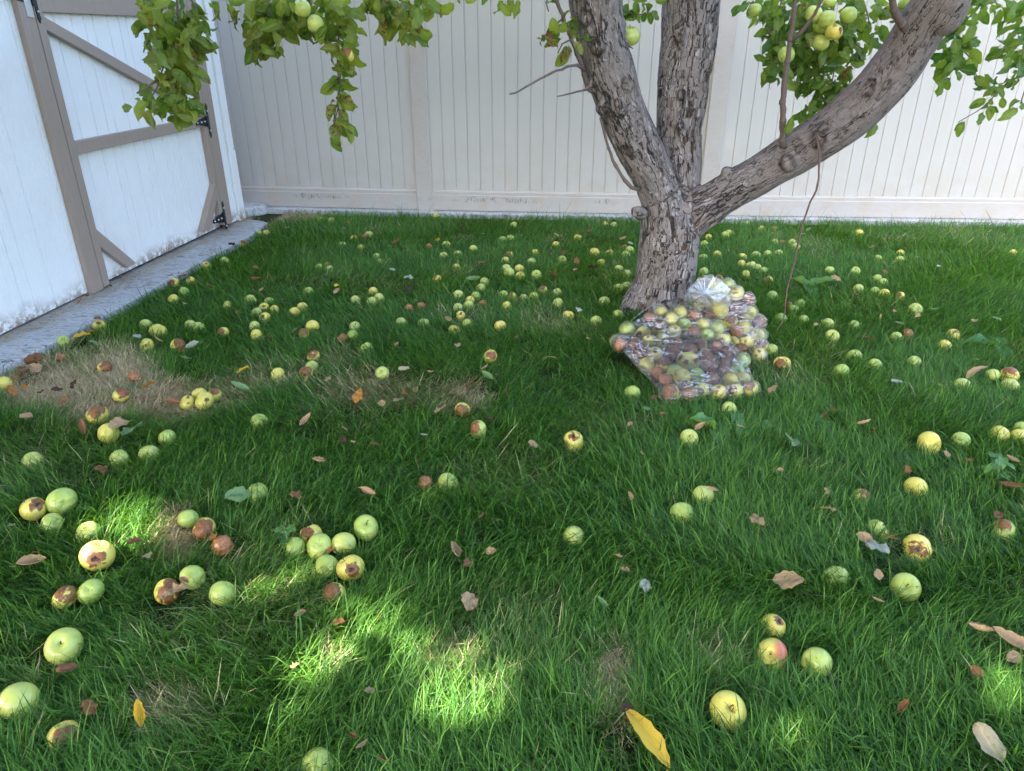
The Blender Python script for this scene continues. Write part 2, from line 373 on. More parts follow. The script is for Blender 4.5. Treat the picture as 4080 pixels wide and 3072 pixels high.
# rounded concrete stone by the shed corner
c = pz(985, 838, .03); bm = bmesh.new(); ring = []
for k in range(28):
    a = 2*math.pi*k/28; rr = 1+.05*math.sin(3*a+1)
    ring.append(bm.verts.new((math.cos(a)*.16*rr, math.sin(a)*.13*rr, .0)))
f = bm.faces.new(ring); ex = bmesh.ops.extrude_face_region(bm, geom=[f])
for g in ex['geom']:
    if isinstance(g, bmesh.types.BMVert): g.co.z = .075; g.co.x *= .93; g.co.y *= .93
o = bmobj('edging_stone', bm, M['conc2'], bevel=.015); o.location = (c.x, c.y, 0)
tag(o, 'rounded grey concrete edging stone lying between the shed corner and the fence', 'stone')

# ------------------------------------------------------------------ fence
FZ = .05
P = [pz(1020, 815, FZ), pz(1697, 832, FZ), pz(2800, 853.5, FZ), pz(4110, 869.5, FZ)]
P[0] = P[1] + (P[0]-P[1]).normalized()*2.44
for i in (2, 3): P[i] = P[i-1] + (P[i]-P[i-1]).normalized()*min(2.6, max(2.2, (P[i]-P[i-1]).length))
P.append(P[-1]+(P[-1]-P[-2])); P.insert(0, P[0]+(P[0]-P[1]))
fence = empty('vinyl_fence', P[0]); fence.location.z = 0
tag(fence, 'tall almond vinyl privacy fence of grooved vertical boards behind the lawn', 'fence')
def inF(o): o.location = Vector(o.location) - fence.location; return o
FH = 1.86
for i in range(len(P)-1):
    a, b = P[i].copy(), P[i+1].copy(); a.z = b.z = 0; d = (b-a).normalized(); L = (b-a).length; nrm = Vector((d.y, -d.x, 0))
    ang = math.atan2(d.y, d.x)
    # panel: grooved profile
    prof = []; s = .06; pitch = .0965; 
    prof.append((s, 0))
    k = 0
    while s + pitch < L-.06:
        s += pitch; w = .0045
        prof += [(s-w, 0), (s-.0015, .006), (s+.0015, .006), (s+w, 0)]
    prof.append((L-.06, 0))
    V = []; Fc = []
    for (x, dd) in prof: V += [(x, dd, FZ), (x, dd, FH-.02)]
    for j in range(len(prof)-1): Fc.append((2*j, 2*j+2, 2*j+3, 2*j+1))
    nb = len(V)
    V += [(.06, .025, FZ), (.06, .025, FH-.02), (L-.06, .025, FZ), (L-.06, .025, FH-.02)]
    Fc.append((nb+1, nb+3, nb+2, nb)); 
    o = mesh('panel', V, Fc, M['vinyl'], fence); o.location = a; o.rotation_euler.z = ang; inF(o)
    for z0, z1, nm in ((FZ-.004, FZ+.148, 'bottom_rail'), (FH-.03, FH+.09, 'top_rail')):
        bm = bmesh.new()
        pr = [(-.022, z0), (-.022, z1-.035), (-.018, z1-.03), (-.018, z1-.008), (-.012, z1), (.045, z1), (.045, z0)]
        va = [bm.verts.new((.062, q, z)) for q, z in pr]; vb = [bm.verts.new((L-.062, q, z)) for q, z in pr]
        bm.faces.new(va); bm.faces.new(vb[::-1])
        for j in range(len(pr)): bm.faces.new((va[j], vb[j], vb[(j+1) % len(pr)], va[(j+1) % len(pr)]))
        o = bmobj(nm, bm, M['scuff'], fence, bevel=.002); o.location = a; o.rotation_euler.z = ang; inF(o)
def box(bm, x0, x1, y0, y1, z0, z1):
    v = [bm.verts.new((x, y, z)) for x in (x0, x1) for y in (y0, y1) for z in (z0, z1)]
    for q in ((0, 1, 3, 2), (4, 6, 7, 5), (0, 4, 5, 1), (2, 3, 7, 6), (0, 2, 6, 4), (1, 5, 7, 3)): bm.faces.new([v[k] for k in q])
for i, p in enumerate(P):
    q = P[min(i+1, len(P)-1)]; r0 = P[max(i-1, 0)]; d = (q-r0).normalized()
    bm = bmesh.new(); box(bm, -.0635, .0635, -.034, .090, -.05, FH+.13)
    o = bmobj('post', bm, M['scuff'], fence, bevel=.006); o.location = (p.x, p.y, 0); o.rotation_euler.z = math.atan2(d.y, d.x); inF(o)
    bm = bmesh.new(); box(bm, -.074, .074, -.045, .101, FH+.128, FH+.145); t_ = bm.verts.new((0, .028, FH+.18))
    cp = bmobj('post_cap', bm, M['vinyl'], o, bevel=.002)
bm = bmesh.new()
fr = [Vector((p.x, p.y, 0)) for p in P]
nn = []
for i, p in enumerate(fr):
    d = (fr[min(i+1, len(fr)-1)]-fr[max(i-1, 0)]).normalized(); nn.append(Vector((d.y, -d.x, 0)))
A = []
for p, n_ in zip(fr, nn):
    A.append([bm.verts.new(p+n_*o_+Vector((0, 0, z_))) for o_, z_ in ((-.14, -.05), (-.14, FZ-.008), (.095, FZ-.008), (.10, -.05))])
for a_, b_ in zip(A[:-1], A[1:]):
    for k in range(3): bm.faces.new((a_[k], a_[k+1], b_[k+1], b_[k]))
tag(bmobj('concrete_footing', bm, M['conc2'], bevel=.006), kind='structure')

# ------------------------------------------------------------------ shed
shed = empty('garden_shed', (W1.x, W1.y, 0))
tag(shed, 'white wooden garden shed with taupe framed door beside the concrete strip', 'shed')
SH = -shed.location
def inS(o):
    o.location = Vector(o.location)+SH; return o
def groove_wall(name, s0, s1, z0, z1, off, parent, grooves, mat, jag=0):
    prof = [(s0, off)]
    for g in sorted(grooves):
        if s0+.02 < g < s1-.02: prof += [(g-.005, off), (g-.003, off-.006), (g+.003, off-.006), (g+.005, off)]
    prof.append((s1, off)); V = []; Fc = []
    for s, o_ in prof: V += [wp(s, z0, o_), wp(s, z1, o_)]
    for j in range(len(prof)-1): Fc.append((2*j, 2*j+2, 2*j+3, 2*j+1))
    return inS(mesh(name, V, Fc, mat, parent))
def board(name, poly, off0, off1, parent, mat, bevel=.003, world=False):
    """poly in wall (s,z); a board standing off0..off1 out of the wall"""
    bm = bmesh.new(); a = [bm.verts.new(wp(s, z, off0)) for s, z in poly]; b = [bm.verts.new(wp(s, z, off1)) for s, z in poly]
    bm.faces.new(a); bm.faces.new(b)
    for k in range(len(poly)): bm.faces.new((a[k], a[(k+1) % len(poly)], b[(k+1) % len(poly)], b[k]))
    o = bmobj(name, bm, mat, parent, bevel=bevel)
    o.location = SH if parent is shed else (0, 0, 0)
    return o
t1 = lambda x, y: wl_(x/1.6265, y/1.6265)            # coordinates of the enlarged crops
tA = lambda x, y: wl_(x/2.212, 800+y/2.212)
sA = tA(768, 826)[0]; sB = tA(867, 797)[0]; sC = tA(912, 762)[0]
sA2 = t1(75, 0)[0]; sB2 = t1(205, 100)[0]; sC2 = t1(262, 100)[0]
sA = (sA+sA2)/2; sB = (sB+sB2)/2; sC = (sC+sC2)/2
sD = wl_(700+185/1.851, 950/1.851)[0]; sE = wl_(700+235/1.851, 1110/1.851)[0]; sF = wl_(700+300/1.851, 1090/1.851)[0]
ZT = 2.25
gr1 = [-5.9+.203*k for k in range(30)]+[-5.9+.203*k+.07 for k in range(0, 30, 2)]
groove_wall('wall', -4.6, sA+.01, SZ+.012, ZT+.3, 0, shed, gr1, M['white'])
groove_wall('wall', sF-.01, 0, SZ+.012, ZT+.3, 0, shed, [-.19, -.09], M['white'])
groove_wall('wall', sA, sF, ZT-.02, ZT+.301, -.004, shed, [], M['white'])
def quadwall(name, pts, mat, parent=shed):
    return inS(mesh(name, pts, [tuple(range(len(pts)))], mat, parent))
BK = -2.9
quadwall('wall', [wp(0, SZ-.02, 0), wp(0, SZ-.02, BK), wp(0, ZT+.3, BK), wp(0, 3.3, BK/2), wp(0, ZT+.3, 0)], M['white'])
quadwall('wall', [wp(-4.6, SZ-.02, 0), wp(-4.6, SZ-.02, BK), wp(-4.6, ZT+.3, BK), wp(-4.6, 3.3, BK/2), wp(-4.6, ZT+.3, 0)], M['white'])
quadwall('wall', [wp(0, SZ-.02, BK), wp(-4.6, SZ-.02, BK), wp(-4.6, ZT+.3, BK), wp(0, ZT+.3, BK)], M['white'])
bm = bmesh.new()
pr = [(.30, ZT+.16), (BK/2, 3.36), (BK-.30, ZT+.16), (BK-.30, ZT+.24), (BK/2, 3.45), (.30, ZT+.24)]
va = [bm.verts.new(wp(.2, z, o_)) for o_, z in pr]; vb = [bm.verts.new(wp(-4.8, z, o_)) for o_, z in pr]
bm.faces.new(va); bm.faces.new(vb)
for k in range(6): bm.faces.new((va[k], va[(k+1) % 6], vb[(k+1) % 6], vb[k]))
inS(bmobj('roof', bm, M['roof'], shed))
# corner board, flashing
board('corner_board', [(-.075, SZ+.005), (.012, SZ+.005), (.012, t1(1505, 968)[1]), (-.02, t1(1505, 968)[1]), (-.02, ZT+.3), (-.075, ZT+.3)], .002, .020, shed, M['white'])
board('flashing', [(-.022, t1(1480, 960)[1]), (.016, t1(1500, 968)[1]), (.016, ZT+.3), (-.022, ZT+.3)], .0, .012, shed, M['white'])
# frame trims around the door
board('door_frame', [(sA, SZ+.004), (sB-.004, SZ+.004), (sB-.004, ZT), (sA, ZT)], 0, .030, shed, M['trim'])
board('door_frame', [(sE+.004, SZ+.03), (sF, SZ+.03), (sF, ZT), (sE+.004, ZT)], 0, .030, shed, M['trim'])
door = groove_wall('door', sB, sE, SZ+.02, ZT-.02, -.008, shed, [sB+.10+.098*k for k in range(18) if k % 3 != 1]+[sB+.17+.294*k for k in range(6)], M['white'])
def dboard(poly, off1=.028, name='door_rail', off0=-.006):
    bm = bmesh.new(); a = [bm.verts.new(wp(s, z, off0)+Vector(SH)) for s, z in poly]; b = [bm.verts.new(wp(s, z, off1)+Vector(SH)) for s, z in poly]
    bm.faces.new(a); bm.faces.new(b)
    for k in range(len(poly)): bm.faces.new((a[k], a[(k+1) % len(poly)], b[(k+1) % len(poly)], b[k]))
    o = bmobj(name, bm, M['trim'], door, bevel=.003); o.matrix_parent_inverse = Matrix.Translation(-Vector(door.location)); return o
dboard([(sB+.002, SZ+.01), (sC, SZ+.01), (sC, ZT-.02), (sB+.002, ZT-.02)], .030, 'door_stile')
dboard([(sD, SZ+.09), (sE, SZ+.03), (sE, ZT-.02), (sD, ZT-.02)], .030, 'door_stile')
a0 = t1(460, 915); a1 = t1(1300, 757); b0 = t1(482, 998); b1 = t1(1306, 820)
dboard([(sC+.002, b0[1]), (sD-.002, b1[1]), (sD-.002, a1[1]), (sC+.002, a0[1])])
a0 = t1(262, 0); a1 = t1(865, 28); b0 = t1(262, 80); b1 = t1(865, 105)
zt0 = b0[1]; dboard([(sC+.002, b0[1]), (sD-.002, b1[1]), (sD-.002, b1[1]+.09), (sC+.002, b0[1]+.09)])
dboard([(sC+.003, t1(268, 98)[1]-.004), (sD-.002, t1(1290, 690)[1]), (sD-.002, t1(1295, 752)[1]+.003), (sC+.003, t1(285, 195)[1])], .027, 'door_brace')
q = [tA(810, 240), tA(850, 400), tA(1095, 588), tA(1168, 548)]
dboard([(sC+.001, q[0][1]), (sC+.001, q[1][1]), q[2], q[3]], .026, 'door_brace')
q = [t1(1365, 1183), t1(1390, 1270), t1(1335, 1490), t1(1283, 1500)]
dboard([q[0], (sD-.001, q[1][1]-.01), q[2], q[3]], .034, 'door_brace')
def hinge(s, z, sc=1.0, plate=False):
    h = bpy.data.objects.new('hinge', None); h.empty_display_size = .05; link(h, door)
    h.matrix_parent_inverse = Matrix.Translation(-Vector(door.location)); h.location = wp(s, z, .0)+Vector(SH)
    base = wp(s, z, 0)
    def piece(poly, nm, mat, o0, o1):
        bm = bmesh.new(); a = [bm.verts.new(wp(s+x*sc, z+y*sc, o0)-base) for x, y in poly]; b = [bm.verts.new(wp(s+x*sc, z+y*sc, o1)-base) for x, y in poly]
        bm.faces.new(a); bm.faces.new(b)
        for k in range(len(poly)): bm.faces.new((a[k], a[(k+1) % len(poly)], b[(k+1) % len(poly)], b[k]))
        return bm
    bm = piece([(-.17, .0), (-.155, .018), (-.14, .012), (-.10, .022), (-.02, .036), (-.004, .04), (-.004, -.04), (-.02, -.036), (-.10, -.022), (-.14, -.012), (-.155, -.018)], '', 0, .0295, .0335)
    b2 = piece([(.006, .10), (.02, .125), (.034, .10), (.03, .085), (.03, -.085), (.034, -.10), (.02, -.125), (.006, -.10), (.008, -.085), (.008, .085)], '', 0, .0305, .0345)
    me = bpy.data.meshes.new('t'); b2.to_mesh(me); b2.free(); bm.from_mesh(me); bpy.data.meshes.remove(me)
    tube_into(bm, [wp(s, z+.045*sc, .038)-base, wp(s, z-.045*sc, .038)-base], [.008*sc]*2, 10)
    for (x, y) in ((-.135, 0), (-.08, 0), (-.035, 0.0), (.02, .08), (.02, -.08)):
        pass
    me = bpy.data.meshes.new('hinge'); bmesh.ops.recalc_face_normals(bm, faces=bm.faces[:]); bm.to_mesh(me); bm.free(); me.materials.append(M['hinge'])
    # bolts as second material slots in the same mesh
    me.materials.append(M['bolt']); bm = bmesh.new(); bm.from_mesh(me)
    for (x, y) in ((-.14, 0), (-.085, 0), (-.035, 0.0), (.02, .07), (.02, -.07)):
        ret = bmesh.ops.create_uvsphere(bm, u_segments=10, v_segments=6, radius=.008*sc, matrix=Matrix.Translation(wp(s+x*sc, z+y*sc, .0335)-base))
        for v in ret['verts']:
            for fc in v.link_faces: fc.material_index = 1
    bm.to_mesh(me); bm.free()
    # replace the empty by the mesh itself
    o = bpy.data.objects.new('hinge', me); link(o, door); o.matrix_parent_inverse = h.matrix_parent_inverse; o.location = h.location
    bpy.data.objects.remove(h)
    return o
hs, hz = t1(1345, 778); hinge(sE+.002, hz, .9)
hs, hz = t1(1450, 1395); hinge(sE+.002, hz, .9)
hinge(sB-.0, t1(190, 10)[1]+.02, .9)
board('strike_plate', [(sB-.055, t1(150, 110)[1]), (sB-.012, t1(190, 118)[1]), (sB-.012, t1(190, 118)[1]+.10), (sB-.055, t1(150, 110)[1]+.10)], .0305, .034, shed, M['steel'], .001)

# ------------------------------------------------------------------ apple tree: trunk and limbs
TY = 3.62
PX = lambda x, y, d=TY: dy(x, y, d)
def pr_(w, d=TY): return w*K*d/F*1.02          # half width in display px -> radius
limbs = [
 ([(1428, 725, 84), (1426, 700, 74), (1427, 654, 66), (1434, 605, 62), (1444, 556, 64), (1447, 500, 65), (1446, 455, 58)], [TY]*7, 0.0),
 ([(1446, 500, 50), (1436, 440, 46), (1404, 367, 43), (1372, 300, 45), (1343, 233, 46), (1321, 167, 48), (1302, 100, 48), (1284, 0, 47), (1268, -90, 46), (1230, -240, 42), (1190, -420, 34)], [3.62, 3.62, 3.60, 3.58, 3.56, 3.54, 3.52, 3.5, 3.45, 3.3, 3.1], .15),
 ([(1455, 490, 46), (1462, 430, 46), (1468, 367, 44), (1466, 300, 45), (1473, 200, 50), (1486, 100, 52), (1493, 0, 54), (1502, -110, 52), (1530, -300, 44), (1560, -480, 34)], [3.66, 3.68, 3.70, 3.72, 3.74, 3.76, 3.80, 3.85, 3.95, 4.1], .1),
 ([(1450, 505, 46), (1500, 462, 45), (1550, 428, 41), (1600, 400, 40), (1655, 368, 41), (1712, 334, 43), (1780, 290, 44), (1845, 243, 46), (1899, 191, 46), (1948, 125, 46), (1984, 67, 46), (2020, 15, 46), (2075, -50, 42), (2170, -160, 38), (2300, -300, 32)], [3.62, 3.60, 3.58, 3.56, 3.53, 3.5, 3.46, 3.43, 3.4, 3.37, 3.34, 3.3, 3.26, 3.2, 3.1], .85)]
tree = empty('apple_tree', PX(1428, 718) * 1.0); tree.location.z = 0
tag(tree, 'mature apple tree with forked scaly trunk and leafy hanging branches', 'tree')
bm = bmesh.new(); skel = []
for pts, deps, yng in limbs:
    Pt = [PX(x, y, d) for (x, y, w), d in zip(pts, deps)]; Rd = [pr_(w, d) for (x, y, w), d in zip(pts, deps)]
    if yng == 0.0:
        Pt.insert(0, Pt[0]-Vector((0, 0, .16))); Rd.insert(0, Rd[0]*1.25)
    Pt, Rd = smooth_line(Pt, Rd, .04); tube_into(bm, Pt, Rd, 28); skel.append((Pt, Rd, yng))
def blob(p, r, sc=(1, 1, 1)):
    bmesh.ops.create_icosphere(bm, subdivisions=3, radius=r, matrix=Matrix.Translation(p) @ Matrix.Diagonal((*sc, 1)))
for x, y, d, r in ((1352, 178, 3.47, .040), (1303, 232, 3.47, .032), (1340, 238, 3.46, .032), (1336, 222, 3.455, .022), (1266, 38, 3.44, .028), (1292, 103, 3.41, .022), (1276, 185, 3.5, .03),
     (1703, 352, 3.43, .036), (2035, 28, 3.27, .088), (2048, 8, 3.25, .08), (1472, 205, 3.62, .024), (1470, 275, 3.61, .028), (1468, 75, 3.64, .03), (1950, 62, 3.31, .03),
     (1370, 325, 3.50, .03), (1785, 262, 3.42, .03), (1771, 290, 3.40, .028), (1570, 372, 3.56, .03), (1703, 352, 3.425, .038), (1745, 300, 3.42, .022)):
    blob(dy(x, y, d), r)
p = dy(1385, 462, 3.55); tube_into(bm, [p, dy(1376, 458, 3.5), dy(1371, 457, 3.48)], [.035, .028, .024], 12)
for k in range(6):                                   # root flare
    a = k*1.05+.3; b0 = dy(1427, 712, TY); b0.z = .14
    tip = Vector((b0.x+math.cos(a)*.24, b0.y+math.sin(a)*.22, -.05))
    tube_into(bm, [b0, b0.lerp(tip, .55)+Vector((0, 0, .02)), tip], [.12, .085, .05], 12)
me = bpy.data.meshes.new('trunk'); bm.to_mesh(me); bm.free()
tmp = bpy.data.objects.new('tmp', me); COL.objects.link(tmp)
rm = tmp.modifiers.new('r', 'REMESH'); rm.mode = 'VOXEL'; rm.voxel_size = .0075
sm = tmp.modifiers.new('s', 'SMOOTH'); sm.factor = .5; sm.iterations = 5
dg = bpy.context.evaluated_depsgraph_get(); ev = tmp.evaluated_get(dg); me2 = bpy.data.meshes.new_from_object(ev)
bpy.data.objects.remove(tmp)
nv = len(me2.vertices); V = np.empty(nv*3); me2.vertices.foreach_get('co', V); V = V.reshape(-1, 3)
Nn = np.empty(nv*3); me2.vertices.foreach_get('normal', Nn); Nn = Nn.reshape(-1, 3)
best = np.full(nv, 9e9); bk = np.zeros((nv, 3)); young = np.zeros(nv)
for li, (Pt, Rd, yng) in enumerate(skel):
    Pa = np.array([tuple(p) for p in Pt]); Ls = np.concatenate([[0], np.cumsum(np.linalg.norm(np.diff(Pa, axis=0), axis=1))])
    for k in range(len(Pa)-1):
        a = Pa[k]; d = Pa[k+1]-a; l2 = d@d; t = np.clip(((V-a)@d)/l2, 0, 1); c_ = a+t[:, None]*d; off = V-c_
        dist = np.linalg.norm(off, axis=1)/Rd[k]; m = dist < best
        best[m] = dist[m]; dn = d/math.sqrt(l2); x = np.cross(dn, (0, 1, 0.01)); x /= np.linalg.norm(x); y = np.cross(dn, x)
        o_ = off[m]; rr = .13
        nrm_ = np.linalg.norm(o_, axis=1)+1e-6
        bk[m, 0] = (o_@x)/nrm_*rr+li*1.7; bk[m, 1] = (o_@y)/nrm_*rr; bk[m, 2] = Ls[k]+t[m]*math.sqrt(l2)
        L_ = bk[m, 2]; young[m] = yng if li != 3 else np.clip((L_-.25)/.5, 0, 1)*.72
if True:
    SCARS = [(1933, 128, 9), (1880, 190, 12), (1813, 198, 7), (1845, 246, 6), (1818, 286, 10), (1902, 150, 4), (1914, 185, 8), (1995, 95, 5), (1768, 300, 14), (1780, 275, 10), (1722, 310, 9), (1700, 352, 15), (1640, 372, 6), (1600, 410, 7), (1560, 440, 8),
             (1440, 330, 7), (1476, 160, 8), (1468, 95, 9), (1470, 205, 8), (1470, 272, 8), (1465, 75, 10), (1265, 40, 14), (1290, 105, 12), (1282, 110, 5), (1304, 110, 5), (1303, 232, 13), (1335, 224, 8), (1345, 240, 10), (1356, 178, 14), (1383, 265, 6), (1532, 462, 6), (1480, 425, 6)]
    scar = np.zeros(nv)
    zz_ = V[:, 1]*CP-(V[:, 2]-CAMH)*SP; su = (2040+F*V[:, 0]/zz_)/K; sv_ = (1536-F*(V[:, 1]*SP+(V[:, 2]-CAMH)*CP)/zz_)/K
    scd = np.zeros(nv)
    for sx_, sy_, sr_ in SCARS:
        c3 = dy(sx_, sy_, 3.5); mm_ = (np.abs(su-sx_) < sr_*3) & (np.abs(sv_-sy_) < sr_*3) & (V[:, 1] < 3.75)
        if not mm_.any(): continue
        near_ = V[mm_][np.argmin((su[mm_]-sx_)**2+(sv_[mm_]-sy_)**2+(V[mm_][:, 1]-2)*40)]; R3 = sr_*K*3.4/F
        dd_ = np.linalg.norm((V-near_)*np.array([1.0, 1.0, .8+.5*((sx_*7) % 1)]), axis=1)/R3*(.75+.5*vnoise(V[:, 0]*1.0+sx_, V[:, 2]+sy_, 60, 50))
        scar = np.maximum(scar, np.exp(-((dd_-.85)/.28)**2)); scd += .35*R3*np.exp(-((dd_-.95)/.35)**2)-.30*R3*np.exp(-(dd_/.5)**2)
    disp = np.empty(nv)
    for i in range(nv):
        b = bk[i]; q = Vector((b[0]*26, b[1]*26, b[2]*6.5)); w = mnoise.noise(q*.6)
        r1 = 1-abs(mnoise.noise(q+Vector((w, w*.5, 0))))*2.2
        f1 = mnoise.noise(Vector((b[0]*70, b[1]*70, b[2]*22)))
        big_ = mnoise.noise(Vector(V[i])*7)
        yy = 1-young[i]*.8
        disp[i] = (-max(0, r1-.55)*.013 + f1*.0030)*yy + big_*.008
    disp += scd*.8
    V += Nn*disp[:, None]
me2.vertices.foreach_set('co', V.astype(np.float32).ravel()); me2.materials.clear(); me2.materials.append(M['bark'])
me2.polygons.foreach_set('use_smooth', [True]*len(me2.polygons)); me2.update(); me2.name = 'trunk'
trunk = link(bpy.data.objects.new('trunk', me2), tree); trunk.location = -tree.location
fattr(trunk, 'bk', bk, 'FLOAT_VECTOR'); fattr(trunk, 'young', young); fattr(trunk, 'scar', scar)
TREE_OFF = -tree.location
def twig(pts, w0, w1, mat='twig', name='twig', wob=.004):
    n = len(pts); P3 = [dy(*p) for p in pts]; rs = [w0+(w1-w0)*i/(n-1) for i in range(n)]
    P3, rs = smooth_line(P3, rs, .025)
    P3 = [p+Vector((random.gauss(0, wob), random.gauss(0, wob), random.gauss(0, wob)))*.4 for p in P3]
    bm = bmesh.new(); tube_into(bm, P3, [r*random.uniform(.88, 1.15) for r in rs], 8)
    for j in range(2, len(P3)-1, 3):
        bmesh.ops.create_icosphere(bm, subdivisions=1, radius=rs[j]*1.35, matrix=Matrix.Translation(P3[j]))
    o = bmobj(name, bm, M[mat], tree, smooth=True); o.location = TREE_OFF; return P3
twig([(1264, 152, 3.45), (1252, 144, 3.42), (1235, 142, 3.38), (1190, 158, 3.3), (1150, 180, 3.25), (1112, 201, 3.2), (1101, 203, 3.18)], .007, .0028)
twig([(1278, 190, 3.48), (1262, 194, 3.42), (1240, 200, 3.36), (1204, 209, 3.3)], .006, .0022)
twig([(1298, 255, 3.52), (1305, 285, 3.5), (1315, 320, 3.5), (1330, 358, 3.5), (1350, 390, 3.5), (1364, 407, 3.5), (1382, 407, 3.54)], .005, .010)
twig([(1190, -40, 3.3), (1198, -10, 3.32), (1215, 35, 3.36), (1235, 85, 3.4), (1252, 130, 3.43), (1262, 160, 3.47), (1272, 188, 3.5)], .006, .012)
twig([(1693, 318, 3.44), (1690, 275, 3.40), (1692, 220, 3.38), (1698, 150, 3.36), (1708, 85, 3.34), (1713, 40, 3.33), (1720, -30, 3.3)], .014, .009)
twig([(1708, 90, 3.34), (1735, 65, 3.3), (1752, 42, 3.28), (1768, 15, 3.26), (1782, -15, 3.24)], .008, .006)
twig([(1957, 68, 3.30), (1948, 52, 3.27), (1936, 35, 3.25), (1928, 5, 3.22), (1920, -30, 3.2)], .018, .011)
twig([(1764, 291, 3.39), (1770, 345, 3.34), (1765, 400, 3.32), (1745, 450, 3.32), (1728, 510, 3.32), (1712, 580, 3.32), (1698, 640, 3.30), (1693, 685, 3.28), (1672, 722, 3.24)], .0052, .0024, 'redtwig', 'hanging_shoot')
twig([(1340, -20, 3.55), (1342, 20, 3.54), (1343, 60, 3.53)], .010, .006)

# ------------------------------------------------------------------ leaves
def leaf_template(nu, nv, fold=.35, curl=.5, wave=.06, seed=0):
    rs = np.random.default_rng(seed); V = []; UV = []
    for j in range(nv+1):
        t = j/nv; w = (math.sin(math.pi*min(1, t**.85*1.0))**.85)*.245*(1 if t < 1 else 0) + (.0 if t in (0, 1) else .02)
        if t == 1: w = .004
        th = curl*t*t; cy = math.sin(th)/max(curl, .01) if curl > .01 else t
        y = t*math.cos(th*.6); z0 = -t*t*curl*.55
        for i in range(nu+1):
            s = -1+2*i/nu
            z = z0+abs(s)*w*fold*1.2+wave*1.2*math.sin(t*12+seed*2+s*1.9)*abs(s)
            V.append((s*w*(1+.05*math.sin(t*30+i)), y, z)); UV.append((s, t, 0))
    F_ = []
    for j in range(nv):
        for i in range(nu):
            a = j*(nu+1)+i; F_.append((a, a+1, a+nu+2, a+nu+1))
    # petiole
    b = len(V); V += [(-.008, -.22, .10), (.008, -.22, .10), (.008, 0, .004), (-.008, 0, .004)]; UV += [(0, 0, 0)]*4; F_.append((b, b+1, b+2, b+3))
    return np.array(V), np.array(F_), np.array(UV)
TEMPL = [leaf_template(4, 8, f, c, w, s) for s, (f, c, w) in enumerate(((.5, .5, .05), (.2, .9, .07), (.8, .3, .06), (.1, .15, .09), (.35, 1.2, .04)))]
TEMPS = [leaf_template(2, 3, f, c, .02, s) for s, (f, c) in enumerate(((.4, .4), (.2, .8), (.7, .2)))]
def leaves_mesh(name, items, mat, parent, templ, sickp=.3, off=TREE_OFF):
    """items: (pos, dir along leaf, up, size)"""
    VV = []; FF = []; UU = []; RN = []; SK = []; base = 0
    for p, d, up, s in items:
        T, Fx, U = templ[random.randrange(len(templ))]
        d = d.normalized(); x = d.cross(up)
        if x.length < 1e-3: x = Vector((1, 0, 0))
        x.normalize(); z = x.cross(d)
        Mx = np.array([x, d, z]); VV.append(T@Mx*s + np.array(p)); FF.append(Fx+base); base += len(T)
        UU.append(U); r = random.random(); RN.append(np.full(len(T), r)); SK.append(np.full(len(T), random.random() if random.random() < sickp else 0))
    V_ = np.concatenate(VV); F_ = np.concatenate(FF)
    o = fast_mesh(name, V_, F_.ravel(), np.full(len(F_), 4), [mat], parent, smooth=True)
    fattr(o, 'luv', np.concatenate(UU), 'FLOAT_VECTOR'); fattr(o, 'rnd', np.concatenate(RN)); fattr(o, 'sick', np.concatenate(SK))
    o.location = off; return o
def rdir(): 
    v = Vector((random.gauss(0, 1), random.gauss(0, 1), random.gauss(0, 1))); return v.normalized()
def hang_leaf(p, s=None, droop=.9):
    d = (Vector((random.gauss(0, .75), random.gauss(0, .6), -droop*random.uniform(-.1, 1.5)))).normalized()
    up = (Vector((0, -1, .5))+rdir()*.9).normalized()
    s = s or random.uniform(.065, .105)
    s *= random.uniform(.72, 1.15)
    return (p-d*(-.22)*s, d, up, s)
def stems(name, lines, mat, per=26, extra=(), w=(.0045, .002), sick=.3, smin=.052, smax=.09):
    """lines: polylines (x,y,depth) of hanging branchlets; leaves grow along them. One foliage part per branch."""
    items = []
    for ln in lines:
        P3 = twig(ln, w[0], w[1], name='branchlet')
        L = sum((b-a).length for a, b in zip(P3[:-1], P3[1:]))
        for k in range(max(1, int(L*per*1.5))):
            i = random.randrange(len(P3)); s = random.uniform(smin, smax)
            items.append(hang_leaf(P3[i]+rdir()*random.uniform(.0, .03), s))
    for (cx, cy, rx, ry, dep, n_) in extra:
        for k in range(int(n_*1.45)):
            a = random.uniform(0, 2*math.pi); r = math.sqrt(random.random())
            items.append(hang_leaf(dy(cx+rx*r*math.cos(a), cy+ry*r*math.sin(a), dep+random.gauss(0, .09)), random.uniform(smin, smax)))
    for cx, cy, dep, s in []: pass
    return leaves_mesh(name, items, mat, tree, TEMPL, sick)
stems('foliage', [[(378, -30, 2.95), (383, 30, 2.95), (378, 90, 2.95), (355, 140, 2.92), (340, 185, 2.9), (322, 222, 2.88), (303, 238, 2.86)],
                  [(380, 40, 2.95), (388, 110, 2.98), (394, 170, 2.98), (397, 215, 2.98), (392, 245, 2.98)], [(312, -20, 2.9), (315, 20, 2.9), (314, 55, 2.9)],
                  [(340, 170, 2.9), (318, 190, 2.88), (295, 200, 2.86)], [(400, -20, 3.0), (425, 20, 3.0), (432, 80, 3.0), (425, 140, 3.0)]],
      M['leafy'], 30, [(375, 55, 62, 58, 2.97, 70), (392, 110, 34, 55, 2.97, 30), (300, -5, 20, 15, 2.9, 6), (375, 160, 45, 25, 2.95, 22), (385, 215, 28, 35, 2.95, 22), (330, 215, 35, 14, 2.88, 8), (470, 5, 22, 10, 3.0, 4)], sick=.45)
